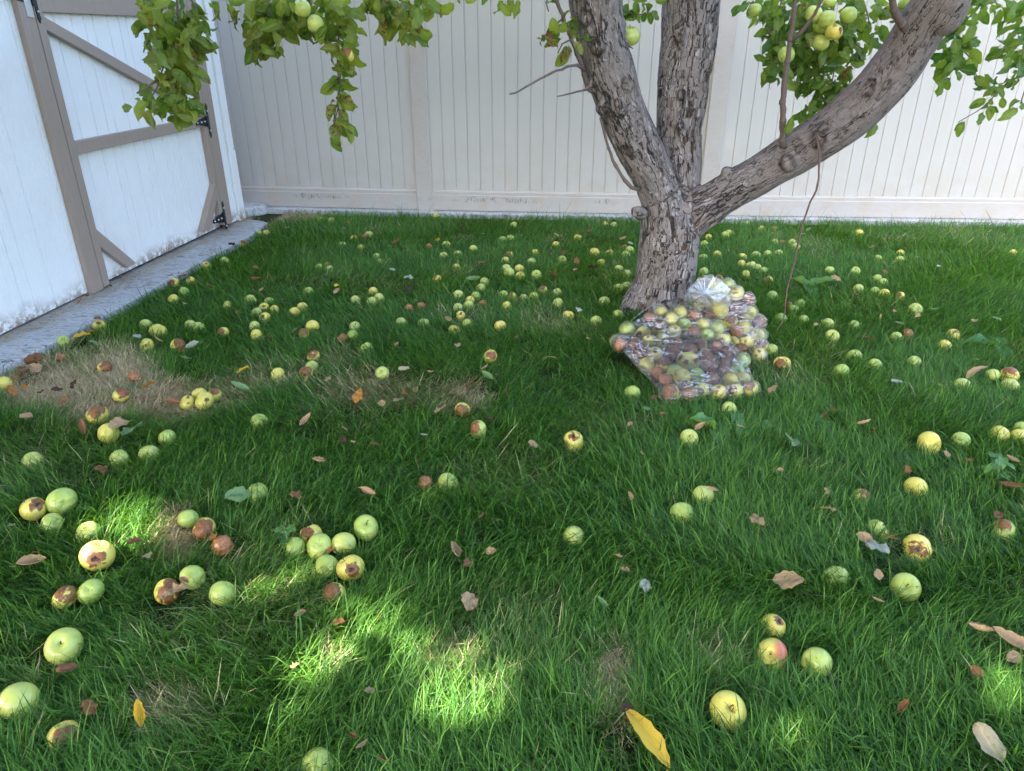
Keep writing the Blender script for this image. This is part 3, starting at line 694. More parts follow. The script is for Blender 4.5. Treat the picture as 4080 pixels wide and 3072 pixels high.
stems('foliage', [[(575, -30, 3.1), (578, 20, 3.1), (570, 70, 3.1), (560, 105, 3.1)], [(625, -30, 3.1), (640, 20, 3.1), (668, 60, 3.1)],
                  [(736, -30, 3.15), (735, 30, 3.15), (732, 80, 3.15), (728, 122, 3.15), (734, 165, 3.15), (734, 210, 3.15), (724, 262, 3.15)],
                  [(730, 90, 3.15), (700, 85, 3.13), (675, 95, 3.12)], [(735, 140, 3.15), (733, 200, 3.15), (722, 250, 3.15), (722, 285, 3.15)], [(732, 150, 3.16), (730, 230, 3.16), (740, 280, 3.16)]],
      M['leafy'], 34, [(590, 20, 75, 42, 3.1, 75), (575, 85, 35, 22, 3.1, 14), (690, 25, 55, 40, 3.12, 40), (748, 70, 28, 50, 3.15, 16)], sick=.5)
stems('foliage', [[(800, -30, 3.2), (845, 5, 3.2), (880, 40, 3.2), (868, 70, 3.2)], [(900, -30, 3.2), (905, 5, 3.2), (895, 40, 3.2)]],
      M['leafy'], 34, [(850, 5, 65, 22, 3.2, 30), (880, 50, 24, 20, 3.2, 8), (1010, -6, 120, 9, 3.2, 9)], sick=.85)
stems('foliage', [[(1215, 40, 3.36), (1195, 60, 3.34), (1175, 80, 3.32)], [(1235, 85, 3.4), (1215, 95, 3.36), (1205, 115, 3.34)], [(1190, -20, 3.3), (1180, 5, 3.3), (1185, 25, 3.3)]],
      M['leafy'], 30, [(1230, 55, 18, 40, 3.38, 9)], sick=.9, smax=.095)
stems('foliage', [[(1345, 20, 3.6), (1370, 30, 3.65), (1392, 30, 3.65)], [(1358, 100, 3.56), (1368, 105, 3.55)]], M['leaf'], 22, [(1385, 5, 32, 20, 3.65, 9)], sick=.5)
stems('foliage', [[(1792, -30, 3.75), (1797, 40, 3.75), (1803, 120, 3.75), (1795, 190, 3.75), (1780, 225, 3.75)], [(1742, -30, 3.7), (1745, 60, 3.7), (1735, 120, 3.7), (1715, 165, 3.7)],
                  [(1690, -20, 3.75), (1680, 50, 3.75), (1668, 110, 3.75), (1672, 160, 3.75)], [(1800, 60, 3.75), (1840, 90, 3.75), (1870, 110, 3.78)], [(1640, -20, 3.7), (1632, 5, 3.7), (1622, 25, 3.7)],
                  [(1770, 180, 3.72), (1750, 225, 3.72), (1740, 245, 3.72)], [(1850, -20, 3.8), (1870, 20, 3.8), (1880, 60, 3.8)]],
      M['leaf'], 34, [(1745, 60, 85, 62, 3.78, 120), (1770, 135, 78, 50, 3.76, 85), (1790, 195, 48, 30, 3.74, 30), (1860, 40, 45, 55, 3.8, 38), (1680, 10, 75, 20, 3.75, 30), (1750, 232, 22, 16, 3.7, 6), (1930, 15, 20, 15, 3.7, 8), (1680, 150, 28, 20, 3.75, 10)], sick=.2)
stems('foliage', [[(2075, 20, 3.6), (2065, 80, 3.6), (2050, 140, 3.6), (2045, 175, 3.6)], [(2060, 90, 3.6), (2095, 125, 3.58), (2110, 165, 3.56)], [(1890, 240, 3.55), (1888, 262, 3.55), (1875, 285, 3.55)]],
      M['leaf'], 26, [(2050, 100, 48, 60, 3.6, 40), (2090, 30, 30, 30, 3.6, 12), (2120, 10, 25, 15, 3.55, 7), (2170, -2, 50, 14, 3.5, 10), (1985, 5, 20, 20, 3.7, 6)], sick=.1)
stems('foliage', [[(2260, 90, 3.5), (2225, 130, 3.5), (2190, 170, 3.5), (2150, 205, 3.5), (2110, 240, 3.5), (2068, 264, 3.5)], [(2240, -10, 3.5), (2200, 10, 3.5), (2185, 35, 3.5)], [(2230, 120, 3.5), (2215, 180, 3.5), (2205, 225, 3.5)]],
      M['leaf'], 40, [(2195, 110, 30, 40, 3.5, 20), (2240, 60, 40, 60, 3.5, 25), (2135, 180, 25, 20, 3.5, 8)], sick=.05, smin=.05, smax=.085)
leaves_mesh('foliage', [(dy(1696, 288, 3.38), Vector((.25, -.2, 1)), Vector((0, -1, 0)), .075)], M['leaf'], tree, TEMPL)

# overhead crown (outside the picture): limbs and leaf layers with gaps cut for the sun patches
SUNPATCH = [  # (x,y display px, radius px) where the sun falls through
 (805, 1290, 10), (835, 1320, 13), (875, 1350, 14), (915, 1385, 15), (955, 1420, 17), (990, 1450, 18), (1020, 1475, 12),
 (955, 1540, 15), (990, 1550, 22), (1030, 1555, 12), (910, 1560, 8), (720, 1415, 8), (625, 1430, 11), (590, 1275, 13), (555, 1280, 8),
 (235, 1185, 12), (285, 1090, 16), (330, 1155, 13), (360, 1110, 15), (215, 1170, 8), (265, 1205, 10),
 (1600, 1540, 7), (1650, 1565, 9), (1690, 1605, 7), (2130, 1480, 13), (560, 1605, 8), (25, 1580, 10), (2205, 545, 11), (900, 1090, 5)]
gp = [(pz((x+(25 if 500 < x < 1100 else 0))*K, y*K, .03), r*K*(1.15 if 780 < x < 1100 else 1)) for x, y, r in SUNPATCH]
gp = [(p, r*axd(p)/F) for p, r in gp]
def open_sun(p, pad=0.0):
    k = (p[2]-.03)/SUN.z; gx = p[0]-SUN.x*k; gy = p[1]-SUN.y*k
    for q, r in gp:
        if (gx-q.x)**2+(gy-q.y)**2*1.0 < (r+pad)**2: return True
    return False
items = []
CX, CY = .35, 2.2
def crown_r(a): return 1+.10*math.sin(3*a+1)+.06*math.sin(7*a+2)
for layer in range(2):
    z0 = 2.35+layer*.5; cell = .16
    for ix in range(-55, 56):
        for iy in range(-50, 51):
            x = ix*cell+random.uniform(-.05, .05); y = iy*cell+random.uniform(-.05, .05)
            a = math.atan2(y, x); rr = math.hypot(x/4.9, y/4.5)/crown_r(a)
            if rr > 1-layer*.02: continue
            zz = z0+random.uniform(-.13, .13)+.35*(1-rr*rr)-.1
            p = Vector((CX+x-.45*(z0-2), CY+y-.4*(z0-2), zz))
            if p.z < CAMH+.0393*p.y+.35: continue
            if open_sun(p, .09) or vnoise(np.array([p.x+20]), np.array([p.y+20]), 1.3, 40+layer)[0] < .5: continue
            d = Vector((random.gauss(0, 1), random.gauss(0, 1), random.gauss(-.3, .35)))
            items.append((p, d, Vector((random.gauss(0, .35), random.gauss(0, .35), 1)), random.uniform(.13, .17)))
leaves_mesh('crown', items, M['leaf'], tree, TEMPS, .1)
# added unseen tree behind the camera, shaped to shade the lawn except SUNPATCH gaps
stree = empty('added_shade_tree', (-5.2, -2.1, 0)); tag(stree, 'added unseen leafy tree shading the lawn, behind the viewpoint beside the shed', 'tree')
SX = SUN.cross(Z_ := Vector((0, 0, 1))).normalized(); SY = SX.cross(SUN).normalized(); SC = Vector((.7, 3.3, .5))+SUN*7.6
items = []
for layer in range(13):
    for ix in range(-42, 43):
        for iy in range(-26, 27):
            a_, b_ = ix*.15+random.uniform(-.08, .08), iy*.15+random.uniform(-.08, .08)
            if (abs(a_)/5.9)**3+(abs(b_)/3.5)**3 > 1+.2*math.sin(a_*2+layer): continue
            p = SC+SX*a_+SY*b_+SUN*(layer*.28-1.3+random.uniform(-.2, .2))
            d = Vector((random.gauss(0, 1), random.gauss(0, 1), random.gauss(-.4, .5))).normalized(); s_ = random.uniform(.25, .33)
            if open_sun(p+d*s_*.45, .10): continue
            items.append((p, d, Vector((random.gauss(0, .5), random.gauss(0, .5), 1)), s_))
leaves_mesh('crown', items, M['leaf'], stree, TEMPS, .1, off=-stree.location)
bm = bmesh.new()
tp = [Vector((-5.2, -2.1, -.1)), Vector((-5.2, -2.0, 1.4)), Vector((-5.0, -1.6, 3.0)), Vector((-4.7, -.7, 4.8)), Vector((-4.4, .1, 6.2))]
a_, b_ = smooth_line(tp, [.26, .19, .16, .12, .06], .2); tube_into(bm, a_, b_, 14)
for k in range(22):
    st_ = tp[2].lerp(tp[4], random.uniform(.1, .9)); e = SC+SX*random.uniform(-4.5, 4.5)+SY*random.uniform(-2.6, 2.6)
    a_, b_ = smooth_line([st_, st_.lerp(e, .5)+Vector((0, 0, .3)), e], [.07, .045, .015], .2)
    if not any(open_sun(q, .12) for q in a_): tube_into(bm, a_, b_, 8)
o = bmobj('trunk', bm, M['bark'], stree, smooth=True); o.location = -stree.location; fattr(o, 'young', np.ones(len(o.data.vertices)))
co = np.empty(len(o.data.vertices)*3); o.data.vertices.foreach_get('co', co); fattr(o, 'bk', co, 'FLOAT_VECTOR')
bm = bmesh.new()
for (x0, y0, z0), lst in (((.42, 3.1, 1.75), 5), ((.6, 3.95, 1.9), 4), ((1.4, 3.15, 1.8), 5)):
    for k in range(lst):
        a = random.uniform(0, 6.28); L = random.uniform(1.4, 2.6); b = Vector((x0, y0, z0))
        e = Vector((x0+math.cos(a)*L-.3, y0+math.sin(a)*L-.4, z0+random.uniform(.7, 1.3))); m_ = b.lerp(e, .5)+Vector((0, 0, .25))
        Pt, Rd = smooth_line([b, m_, e], [.06, .035, .012], .15)
        if not any(open_sun(q, .10) for q in Pt): tube_into(bm, Pt, Rd, 8)
o = bmobj('branches', bm, M['bark'], tree, smooth=True); o.location = TREE_OFF; fattr(o, 'young', np.ones(len(o.data.vertices)))
co = np.empty(len(o.data.vertices)*3); o.data.vertices.foreach_get('co', co); fattr(o, 'bk', co, 'FLOAT_VECTOR')

# ------------------------------------------------------------------ apples
def apple_template(seed, spots, n=40, m=26, shrivel=0.0, crack=False):
    """spots: list of (unit dir, angular size, hole size)"""
    rs = random.Random(seed); V = []; Fc = []; rot = []; pole = []; blush = []
    ob = [rs.uniform(-.075, .075) for _ in range(6)]; tall = rs.uniform(.86, .98); flat = rs.uniform(.94, 1.0)
    for j in range(m+1):
        th = math.pi*j/m
        for i in range(n if 0 < j < m else 1):
            ph = 2*math.pi*i/n
            rho = 1-.40*math.exp(-(th/.34)**2)-.24*math.exp(-((math.pi-th)/.30)**2)
            rho += math.sin(th)*(ob[0]*math.cos(ph)+ob[1]*math.sin(ph)+ob[2]*math.cos(2*ph+ob[3]*30))*1.1+.018*math.cos(5*ph)*max(0, -math.cos(th))
            d = Vector((math.sin(th)*math.cos(ph), math.sin(th)*math.sin(ph), math.cos(th)))
            rv = 0
            for sd_, sz, hole in spots:
                ang = d.angle(sd_) if sd_.length else 0
                v = min(.70, .5+(sz-ang)*1.05); dent = 0
                if hole and ang < hole*.8: v = 1.45; rho -= .16*(1-ang/hole)**.5
                if ang < sz: rho -= .045*(1-(ang/sz)**2)
                rv = max(rv, v)
            if shrivel: rho *= 1-shrivel*abs(mnoise.noise(d*2.6+Vector((seed, 0, 0))))-shrivel*.5*abs(mnoise.noise(d*6+Vector((seed, 3, 0))))
            V.append((d.x*rho*flat, d.y*rho, d.z*rho*tall)); rot.append(max(0, rv)); pole.append(max(0, 1-th/.42))
            blush.append(max(0, d.dot(Vector((.5, .75, .3)).normalized())))
    def idx(j, i): return 0 if j == 0 else (1+(m-1)*n if j == m else 1+(j-1)*n+i % n)
    for j in range(m):
        for i in range(n):
            if j == 0: Fc.append((0, idx(1, i), idx(1, i+1)))
            elif j == m-1: Fc.append((idx(j, i), idx(m, 0), idx(j, i+1)))
            else: Fc.append((idx(j, i), idx(j+1, i), idx(j+1, i+1), idx(j, i+1)))
    return V, Fc, rot, pole, blush
SPD = Vector((math.sin(1.35), 0, math.cos(1.35)))
Z = Vector((0, 0, 1))
KINDS = {  # code: (material, spots, shrivel)
 'g': ('ag', []), 'y': ('ay', []), 's': ('ag', []), 'Y': ('ay', [(Z, .22, 0)]), 'p': ('ap', []),
 'r': ('ay', [(SPD, .55, 0)]), 'R': ('ay', [(SPD, .95, 0)]), 'q': ('ag', [(SPD, .60, 0)]),
 'h': ('ay', [(SPD, .22, .16)]), 'H': ('ay', [(SPD, .36, .24)]), 'k': ('ay', [(SPD, .14, .05), (Vector((.5, .8, .3)).normalized(), .12, .04), (Vector((.6, -.6, .5)).normalized(), .13, 0)]),
 'b': ('ab', [])}
LOOK = {'g': 'smooth pale green apple', 'y': 'plain yellow apple', 's': 'green apple with visible stem dimple', 'Y': 'yellow apple rotting around its stem', 'p': 'yellow apple with a pink blush',
 'r': 'yellow apple with a brown rot patch', 'R': 'yellow apple half covered in brown rot', 'q': 'green apple with a brown rot patch', 'h': 'yellow apple with a small dark hole',
 'H': 'yellow apple with a deep rotten hole', 'k': 'yellow apple with several dark spots', 'b': 'wholly brown shrivelled apple'}
AM = {}
def apple_mesh(kind, var):
    key = (kind, var)
    if key not in AM:
        mt, spots = KINDS[kind]
        sh = .30 if kind == 'b' else 0
        V_, F_, ro, po, bl = apple_template(hash(kind) % 1 + ord(kind)*7+var*13, [(a, s*(.78+.13*var), h) for a, s, h in spots], shrivel=sh)
        me = bpy.data.meshes.new('apple'); me.from_pydata(V_, [], F_); me.materials.append(M[mt])
        me.polygons.foreach_set('use_smooth', [True]*len(me.polygons))
        for nm, ar in (('rot', ro), ('pole', po), ('blush', bl)):
            at = me.attributes.new(nm, 'FLOAT', 'POINT'); at.data.foreach_set('value', ar)
        me.update(); AM[key] = me
    return AM[key]
bm = bmesh.new(); tube_into(bm, [(0, 0, .52), (.01, 0, .72), (.05, .02, .92), (.12, .03, 1.06)], [.035, .028, .03, .042], 7)
STEM = bpy.data.meshes.new('stem'); bm.to_mesh(STEM); bm.free(); STEM.materials.append(M['stem'])
apples = []
def add_apple(p, r, kind, name='apple', stem=None, hang=False):
    o = bpy.data.objects.new(name, apple_mesh(kind, random.randrange(6))); COL.objects.link(o)
    o.location = p; o.scale = (r, r, r)
    tc = (cam.location-Vector(p)).normalized()
    jit = rdir()*.35
    if kind in 'rRqhHkp':
        tgt = (tc*.85+Z*.4+jit*1.7).normalized(); q = SPD.rotation_difference(tgt) if kind != 'p' else Vector((.5, .75, .3)).normalized().rotation_difference(Vector((.75, -.35, .5)).normalized())
        q = Quaternion(tgt, random.uniform(-.8, .8)) @ q if kind != 'p' else q
    elif kind in 'sY':
        q = Z.rotation_difference((tc*.75+Z*.65+jit*.8).normalized())
    elif hang: q = Z.rotation_difference((Z+jit*.8).normalized()) @ Quaternion(Z, random.uniform(0, 6.28))
    else:
        tgt = (rdir()+tc*-.55); q = Z.rotation_difference(tgt.normalized())
        if kind == 'b': q = q @ Quaternion(Z, random.uniform(0, 6))
    o.rotation_mode = 'QUATERNION'; o.rotation_quaternion = q
    if stem is None: stem = kind in 'sYHkp' or hang
    if stem:
        s_ = bpy.data.objects.new('stem', STEM); COL.objects.link(s_); s_.parent = o
    apples.append((o, kind)); return o

G = []   # ground apples: (u, v, diameter px, kind, sunk)
def tile(u0, v0, sc, data):
    for w in data.split():
        a = w.split(','); G.append((u0+float(a[0])/sc, v0+float(a[1])/sc, float(a[2])/sc, a[3][0], 'u' in a[3][1:]))
tile(0, 800, 2.212, "2135,378,80,r 1978,535,60,gu 1822,572,88,Y 1535,725,100,R 1680,708,78,r 1622,808,85,gu 1530,872,112,y 2005,928,88,y 880,1105,125,Y 1288,1098,120,g 1392,1150,155,y 1295,1272,140,k 1572,1278,140,R 1690,1100,90,g 1740,1118,60,gu 1965,1160,105,r 558,1248,125,s")
tile(1000, 800, 2.212, "610,172,55,gu 712,180,32,yu 80,292,50,g 122,288,45,y 1632,140,70,y 2082,92,68,g 1000,322,58,b 1040,305,42,gu 908,340,65,yu 805,398,50,gu 972,415,72,y 1108,500,75,g 1142,545,88,g 685,575,65,R 605,600,60,gu 692,615,60,gu 1722,390,50,gu 1958,430,60,gu 1568,408,70,b 1820,475,65,gu 1697,490,55,gu 1810,592,65,y 1635,692,60,r 2060,718,95,g 510,805,62,gu 1080,805,100,y 922,878,104,g 1070,892,62,gu 1130,868,65,gu 158,890,88,g 112,945,100,Y 208,968,78,y 45,990,100,g 122,1035,120,H 452,938,90,y 382,990,65,yu 1828,832,110,g 1985,845,65,g 1932,880,90,y 1915,925,85,g 1828,948,100,g 2030,775,50,gu 1848,1018,78,h 1395,955,65,b 1505,930,62,b 2045,912,50,b 30,1115,92,g 50,1185,115,y 542,1112,130,y 465,1178,90,r 918,1115,120,s 890,1190,98,g 818,1215,90,b 1322,1082,82,g 1525,1088,50,gu 1792,1140,82,h 1908,1088,80,g 2195,1105,120,y 1022,1305,65,gu 2,880,60,gu")
tile(2000, 800, 2.212, "105,220,40,gu 748,118,60,yu 908,212,72,y 988,218,76,g 70,340,65,gu 12,348,30,gu 670,330,62,yu 474,390,70,y 298,465,58,yu 65,480,82,R 28,530,80,y 260,542,72,gu 532,525,95,s 820,460,110,y 945,465,60,r 1075,412,75,b 1125,440,92,g 1095,482,60,gu 875,552,80,y 42,600,95,g 65,640,112,g 150,602,102,y 160,672,65,yu 300,660,110,s 1030,605,90,g 1100,648,50,gu 1025,780,75,gu 1098,758,60,gu 360,790,75,r 488,815,98,s 12,830,72,g 88,850,88,r 195,870,85,g 278,855,68,yu 490,912,75,gu 905,890,110,g 45,935,90,yu 590,1008,95,h 1028,1005,102,g 830,1060,112,g 2160,212,60,g 2005,290,50,gu 1970,310,60,gu 1822,330,78,y 1782,385,65,g 1775,508,75,gu 1900,480,40,yu 2118,502,30,yu 2115,562,80,y 1780,635,100,g 2150,660,75,yu 1905,692,40,r 2205,578,55,gu")
tile(3000, 800, 2.048, "70,238,50,yu 175,236,45,bu 180,342,68,g 235,350,40,b 320,350,55,gu 350,382,60,gu 120,440,75,g 212,435,70,gu 28,448,38,gu 20,545,80,g 85,578,72,g 120,655,70,Ru 868,268,60,yu 1207,435,60,y 1015,480,50,gu 1198,492,65,gu 2115,440,65,yu 625,578,60,gu 838,580,92,s 1017,638,75,g 1062,668,80,g 860,720,96,g 1000,742,72,g 1070,768,65,yu 1200,785,80,r 158,780,110,g 300,862,60,b 330,888,50,gu 380,850,52,gu 1328,892,120,g 230,968,75,gu 410,975,92,g 615,1008,110,g 820,1022,85,g 645,1108,130,s 1168,1115,65,g 1258,1095,108,R 1630,1100,120,r 1560,1195,78,yu 150,1225,32,gu")
tile(0, 1400, 2.212, "35,290,120,y 540,62,100,b 920,140,118,R 1185,230,118,b 1062,390,148,R 855,568,182,R 960,715,190,y 1650,452,130,k 1755,385,112,y 1802,438,172,h 1895,385,132,R 1470,760,122,g 290,970,160,gu 1055,945,160,gu 1312,905,142,gu")
tile(1000, 1400, 2.212, "550,48,105,R 535,138,105,g 492,185,125,R 240,205,95,y 1155,198,135,s 2108,45,140,R 1865,512,132,R 2000,692,160,q 1732,1160,105,gu 50,1255,120,gu 1535,1160,100,b 85,632,72,gu")
tile(2000, 1400, 2.212, "1150,370,122,gu 1995,515,122,s 635,805,185,H 1650,765,172,s 1775,1270,185,g")
tile(3000, 1400, 2.048, "235,100,142,R 722,160,105,gu 1000,110,115,g 1310,95,90,gu 1955,198,115,g 2095,198,145,r 2100,280,100,gu 1710,285,62,gu 830,45,50,gu 1440,755,190,y 1690,740,130,gu 2035,690,85,yu 2155,700,60,yu 2190,640,82,g 1330,1120,190,y 875,1195,130,r")
tile(0, 2000, 1.554, "210,45,160,H 378,-5,172,g 322,130,125,g 550,190,120,gu 610,330,200,H 1165,108,97,g 1265,165,148,R 1380,275,155,b 1182,475,160,g 1045,545,160,R 1380,568,162,g 560,550,152,g 410,590,145,R 398,890,225,s 115,1240,240,g 395,1445,175,R")
tile(1000, 2000, 1.554, "368,205,100,r 405,275,165,g 290,290,75,gu 570,258,150,g 712,165,162,s 475,395,142,g 608,412,168,H 512,572,145,R 410,1650,145,gu")
tile(2000, 2000, 1.554, "445,225,102,gu 1110,65,142,g 1400,1285,232,Y")
tile(3000, 2000, 1.5537, "765,182,80,gu 1015,292,178,H 1550,180,125,qu 945,532,178,s 515,475,42,gu 120,765,152,H 110,955,198,p 395,1000,190,g")
ground_ap = []     # (x, y, r, sunk) for the grass
GA = []
for u, v, dpx, kind, sunk in G:
    p = pz(u, v, .03); r = dpx*axd(p)/F/2; r = min(.049, max(.030 if not sunk else .034, r*(1.0 if not sunk else 1.12)))
    if kind == 'b': r *= .95
    far = min(1, max(0, (p.y-2.4)/1.2)); r *= 1-.08*far
    zc = r*(.93-.30*far)+(.003*(1-far) if not sunk else -.004)
    p = pz(u, v, zc); p2 = p.copy()
    GA.append([p2, r, kind, sunk, u, v])
for it in range(12):                                  # push interpenetrating neighbours apart
    for i in range(len(GA)):
        for j in range(i+1, len(GA)):
            a, b = GA[i], GA[j]; d = b[0]-a[0]; L = d.length; mn = (a[1]+b[1])*.97
            if L < mn and L > 1e-5:
                d = d.normalized()*(mn-L)/2; d.z = 0; a[0] -= d; b[0] += d
for a in GA:
    o = add_apple(a[0], a[1], a[2]); a.append(o); ground_ap.append((a[0].x, a[0].y, a[1], a[3]))

# apples on the tree
HANG = [(652, 18, 19, 2.92, 'y'), (682, 52, 19, 2.97, 'g'), (750, 120, 15, 2.96, 'R'), (1359, 78, 22, 3.62, 'g'), (1757, 30, 18, 3.58, 'g'), (1788, 41, 19, 3.54, 'g'), (1773, 56, 17, 3.62, 'g'),
        (1802, 69, 19, 3.52, 'k'), (1832, 33, 18, 3.58, 'g'), (1773, 92, 18, 3.58, 'g'), (1700, 118, 18, 3.53, 'g'), (1796, 92, 14, 3.74, 'g'), (1791, 4, 14, 3.7, 'g'), (1631, 22, 15, 3.66, 'g'), (1959, 8, 18, 3.6, 'g')]
hang_objs = []
for x, y, r, d, k in HANG:
    p = dy(x, y, d); rr = r*K*axd(p)/F; o = add_apple(p, rr, 'g' if k == 'y' else k, hang=True); hang_objs.append((o, k, x, y))

# ------------------------------------------------------------------ bags
def bag_surface_pt(x, y, bag):
    if bag == 0:
        tt = min(1, max(0, (868-y)/208)); yy = 2.64+.40*tt**1.5-.03*math.cos((x-1480)/160*1.3)+.05
    else:
        tt = min(1, max(0, (785-y)/178)); yy = 3.02+.20*tt**1.2
    p = dy(x, y, yy); 
    return p
B1 = "375,325,62,y 440,350,95,y 500,338,62,y 575,352,60,b 310,362,72,b 180,432,72,g 240,462,102,h 355,408,98,R 450,432,95,Y 570,432,98,R 285,500,62,h 368,497,102,h 150,515,82,b 205,520,82,b 460,512,98,b 650,462,74,g 655,520,92,R 750,495,84,r 330,577,95,Y 275,620,100,y 385,635,98,R 465,595,95,b 560,560,98,b 545,633,125,k 680,600,100,b 780,575,112,b 460,700,112,g 595,730,110,g 335,690,88,b 500,757,92,r 400,752,82,b 430,828,120,R 550,828,112,R 640,815,92,r 690,725,100,b 765,650,98,R 790,750,112,y 835,672,82,g 720,820,92,k 890,745,88,y 840,808,82,r 930,803,72,r 240,560,66,b 705,665,90,b 612,655,80,b 720,440,66,g 690,545,72,b 625,395,72,y 520,400,62,g 860,610,50,g"
B2 = "605,262,78,h 735,295,102,y 740,150,72,y 830,195,72,Y 770,235,92,y 820,378,92,R 735,392,78,y 910,310,95,y 815,475,82,y 915,405,92,y 905,500,100,k 958,375,62,b 962,450,64,y 985,520,62,r 865,545,72,b 985,585,58,k 680,230,72,g 860,290,82,b 690,330,72,b 900,230,72,b 790,165,62,g 850,430,80,b"
bag_apples = [[], []]
for bi, S_ in enumerate((B1, B2)):
    for w in S_.split():
        a = w.split(','); x = float(a[0])*.3416+1301.2; y = float(a[1])*.3416+569.3
        p = bag_surface_pt(x, y, bi); r = min(.050, max(.034, float(a[2])*.3416*K*axd(p)/F/2*1.05))
        p += ray(x*K, y*K).normalized()*r*.9
        if p.z < r: p = pz(x*K, y*K, r*.98)
        bag_apples[bi].append([p, r, a[3], x, y])
    base = list(bag_apples[bi])
    for k in range(20 if bi == 0 else 12):           # apples behind the front layer
        q = random.choice(base); p = q[0]+Vector((random.gauss(0, .02), random.uniform(.08, .13), random.uniform(-.06, -.02)))
        if p.z < .045: p.z = .045
        bag_apples[bi].append([p, .036, random.choice('yyRgb'), q[3], q[4]])
    L_ = bag_apples[bi]
    for it in range(14):
        for i in range(len(L_)):
            for j in range(i+1, len(L_)):
                d = L_[j][0]-L_[i][0]; l = d.length; mn = (L_[i][1]+L_[j][1])*.94
                if 1e-5 < l < mn:
                    d = d/l*(mn-l)/2; d.x *= .3; d.z *= .3; L_[i][0] -= d; L_[j][0] += d
        for q in L_: q[0].z = max(q[0].z, q[1]*.95+.006)
    for q in L_: q.append(add_apple(q[0], q[1], q[2], stem=False))
for b in (0, 1):
    for q in bag_apples[b]: ground_ap.append((q[0].x, q[0].y, q[1]*1.05, False))
def film(name, aps, extra, seed, pull=.016):
    bm = bmesh.new()
    for q in aps:
        for k in range(14):
            d = rdir(); bm.verts.new(q[0]+d*(q[1]+.007))
    for e in extra: bm.verts.new(e)
    bmesh.ops.convex_hull(bm, input=bm.verts[:])
    loose = [v for v in bm.verts if not v.link_faces]; bmesh.ops.delete(bm, geom=loose, context='VERTS')
    me = bpy.data.meshes.new('t'); bm.to_mesh(me); bm.free(); t_ = bpy.data.objects.new('t', me); COL.objects.link(t_)
    m_ = t_.modifiers.new('r', 'REMESH'); m_.mode = 'VOXEL'; m_.voxel_size = .008
    m_ = t_.modifiers.new('s', 'SMOOTH'); m_.factor = .5; m_.iterations = 4
    ev = t_.evaluated_get(bpy.context.evaluated_depsgraph_get()); m2 = bpy.data.meshes.new_from_object(ev); bpy.data.objects.remove(t_)
    n_ = len(m2.vertices); V_ = np.empty(n_*3); m2.vertices.foreach_get('co', V_); V_ = V_.reshape(-1, 3)
    C_ = np.array([tuple(q[0]) for q in aps]); Rr = np.array([q[1] for q in aps])
    ed = np.empty(len(m2.edges)*2, dtype=np.int32); m2.edges.foreach_get('vertices', ed); ed = ed.reshape(-1, 2)
    for it in range(5):
        if it % 2 == 0:
            m2.vertices.foreach_set('co', V_.astype(np.float32).ravel()); m2.update()
            N_ = np.empty(n_*3); m2.vertices.foreach_get('normal', N_); N_ = N_.reshape(-1, 3)
        D = np.linalg.norm(V_[:, None, :]-C_[None], axis=2)-Rr[None]; dmin = D.min(1)
        mv = np.clip(dmin-.004, -.01, .004)
        V_ -= N_*mv[:, None]*(1.0)*(1.0 if it < 99 else 0)
        acc = np.zeros_like(V_); cnt = np.zeros(n_); np.add.at(acc, ed[:, 0], V_[ed[:, 1]]); np.add.at(acc, ed[:, 1], V_[ed[:, 0]])
        np.add.at(cnt, ed.ravel(), 1); V_ = V_*.55+acc/np.maximum(cnt, 1)[:, None]*.45
    if extra:                                          # loose film beyond the apples keeps its corner
        pass
    D = np.linalg.norm(V_[:, None, :]-C_[None], axis=2)-Rr[None]; j = D.argmin(1); dm = D[np.arange(n_), j]
    out = (V_-C_[j]); out /= np.linalg.norm(out, axis=1)[:, None]; V_ += out*np.clip(.003-dm, 0, .03)[:, None]
    for i in range(n_):
        v = Vector(V_[i]); w = abs(mnoise.noise(Vector((v.x*7+seed, v.y*7, v.z*48-v.x*14))))*.006+mnoise.noise(v*24)*.003
        V_[i] += N_[i]*(w+.0005)
    V_[:, 2] = np.maximum(V_[:, 2], .004)
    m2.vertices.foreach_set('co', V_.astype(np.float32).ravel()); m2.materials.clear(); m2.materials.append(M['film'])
    m2.polygons.foreach_set('use_smooth', [True]*len(m2.polygons)); m2.update(); m2.name = name
    return link(bpy.data.objects.new(name, m2))
cp_ = lambda x, y, dep: dy(x*.3416+1301.2, y*.3416+569.3, dep)
def sheet(name, rows, parent, seed):
    """a loose film sheet through rows of points, thickened a little"""
    bm = bmesh.new(); g = []
    nr = 14; ncol = 40
    def lerp_row(row, t):
        f_ = t*(len(row)-1); i = min(int(f_), len(row)-2); return row[i].lerp(row[i+1], f_-i)
    for a in range(nr+1):
        f_ = a/nr*(len(rows)-1); i = min(int(f_), len(rows)-2); k = f_-i
        ln = []
        for b in range(ncol+1):
            p = lerp_row(rows[i], b/ncol).lerp(lerp_row(rows[i+1], b/ncol), k)
            w = mnoise.noise(Vector((b*.45+seed, a*.10, 0)))*.012+mnoise.noise(Vector((b*.2, a*.35+seed, 3)))*.010
            ln.append(bm.verts.new(p+Vector((w*.3, -w, w*.5))))
        g.append(ln)
    for a in range(nr):
        for b in range(ncol): bm.faces.new((g[a][b], g[a][b+1], g[a+1][b+1], g[a+1][b]))
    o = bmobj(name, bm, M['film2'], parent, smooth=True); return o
bagf = film('plastic_bag', bag_apples[0], [cp_(92, 490, 2.99), cp_(205, 350, 3.02), cp_(330, 262, 3.06), cp_(500, 268, 3.12), cp_(730, 350, 3.10), cp_(985, 812, 2.69), cp_(905, 690, 2.86), cp_(850, 590, 2.95)], 3)
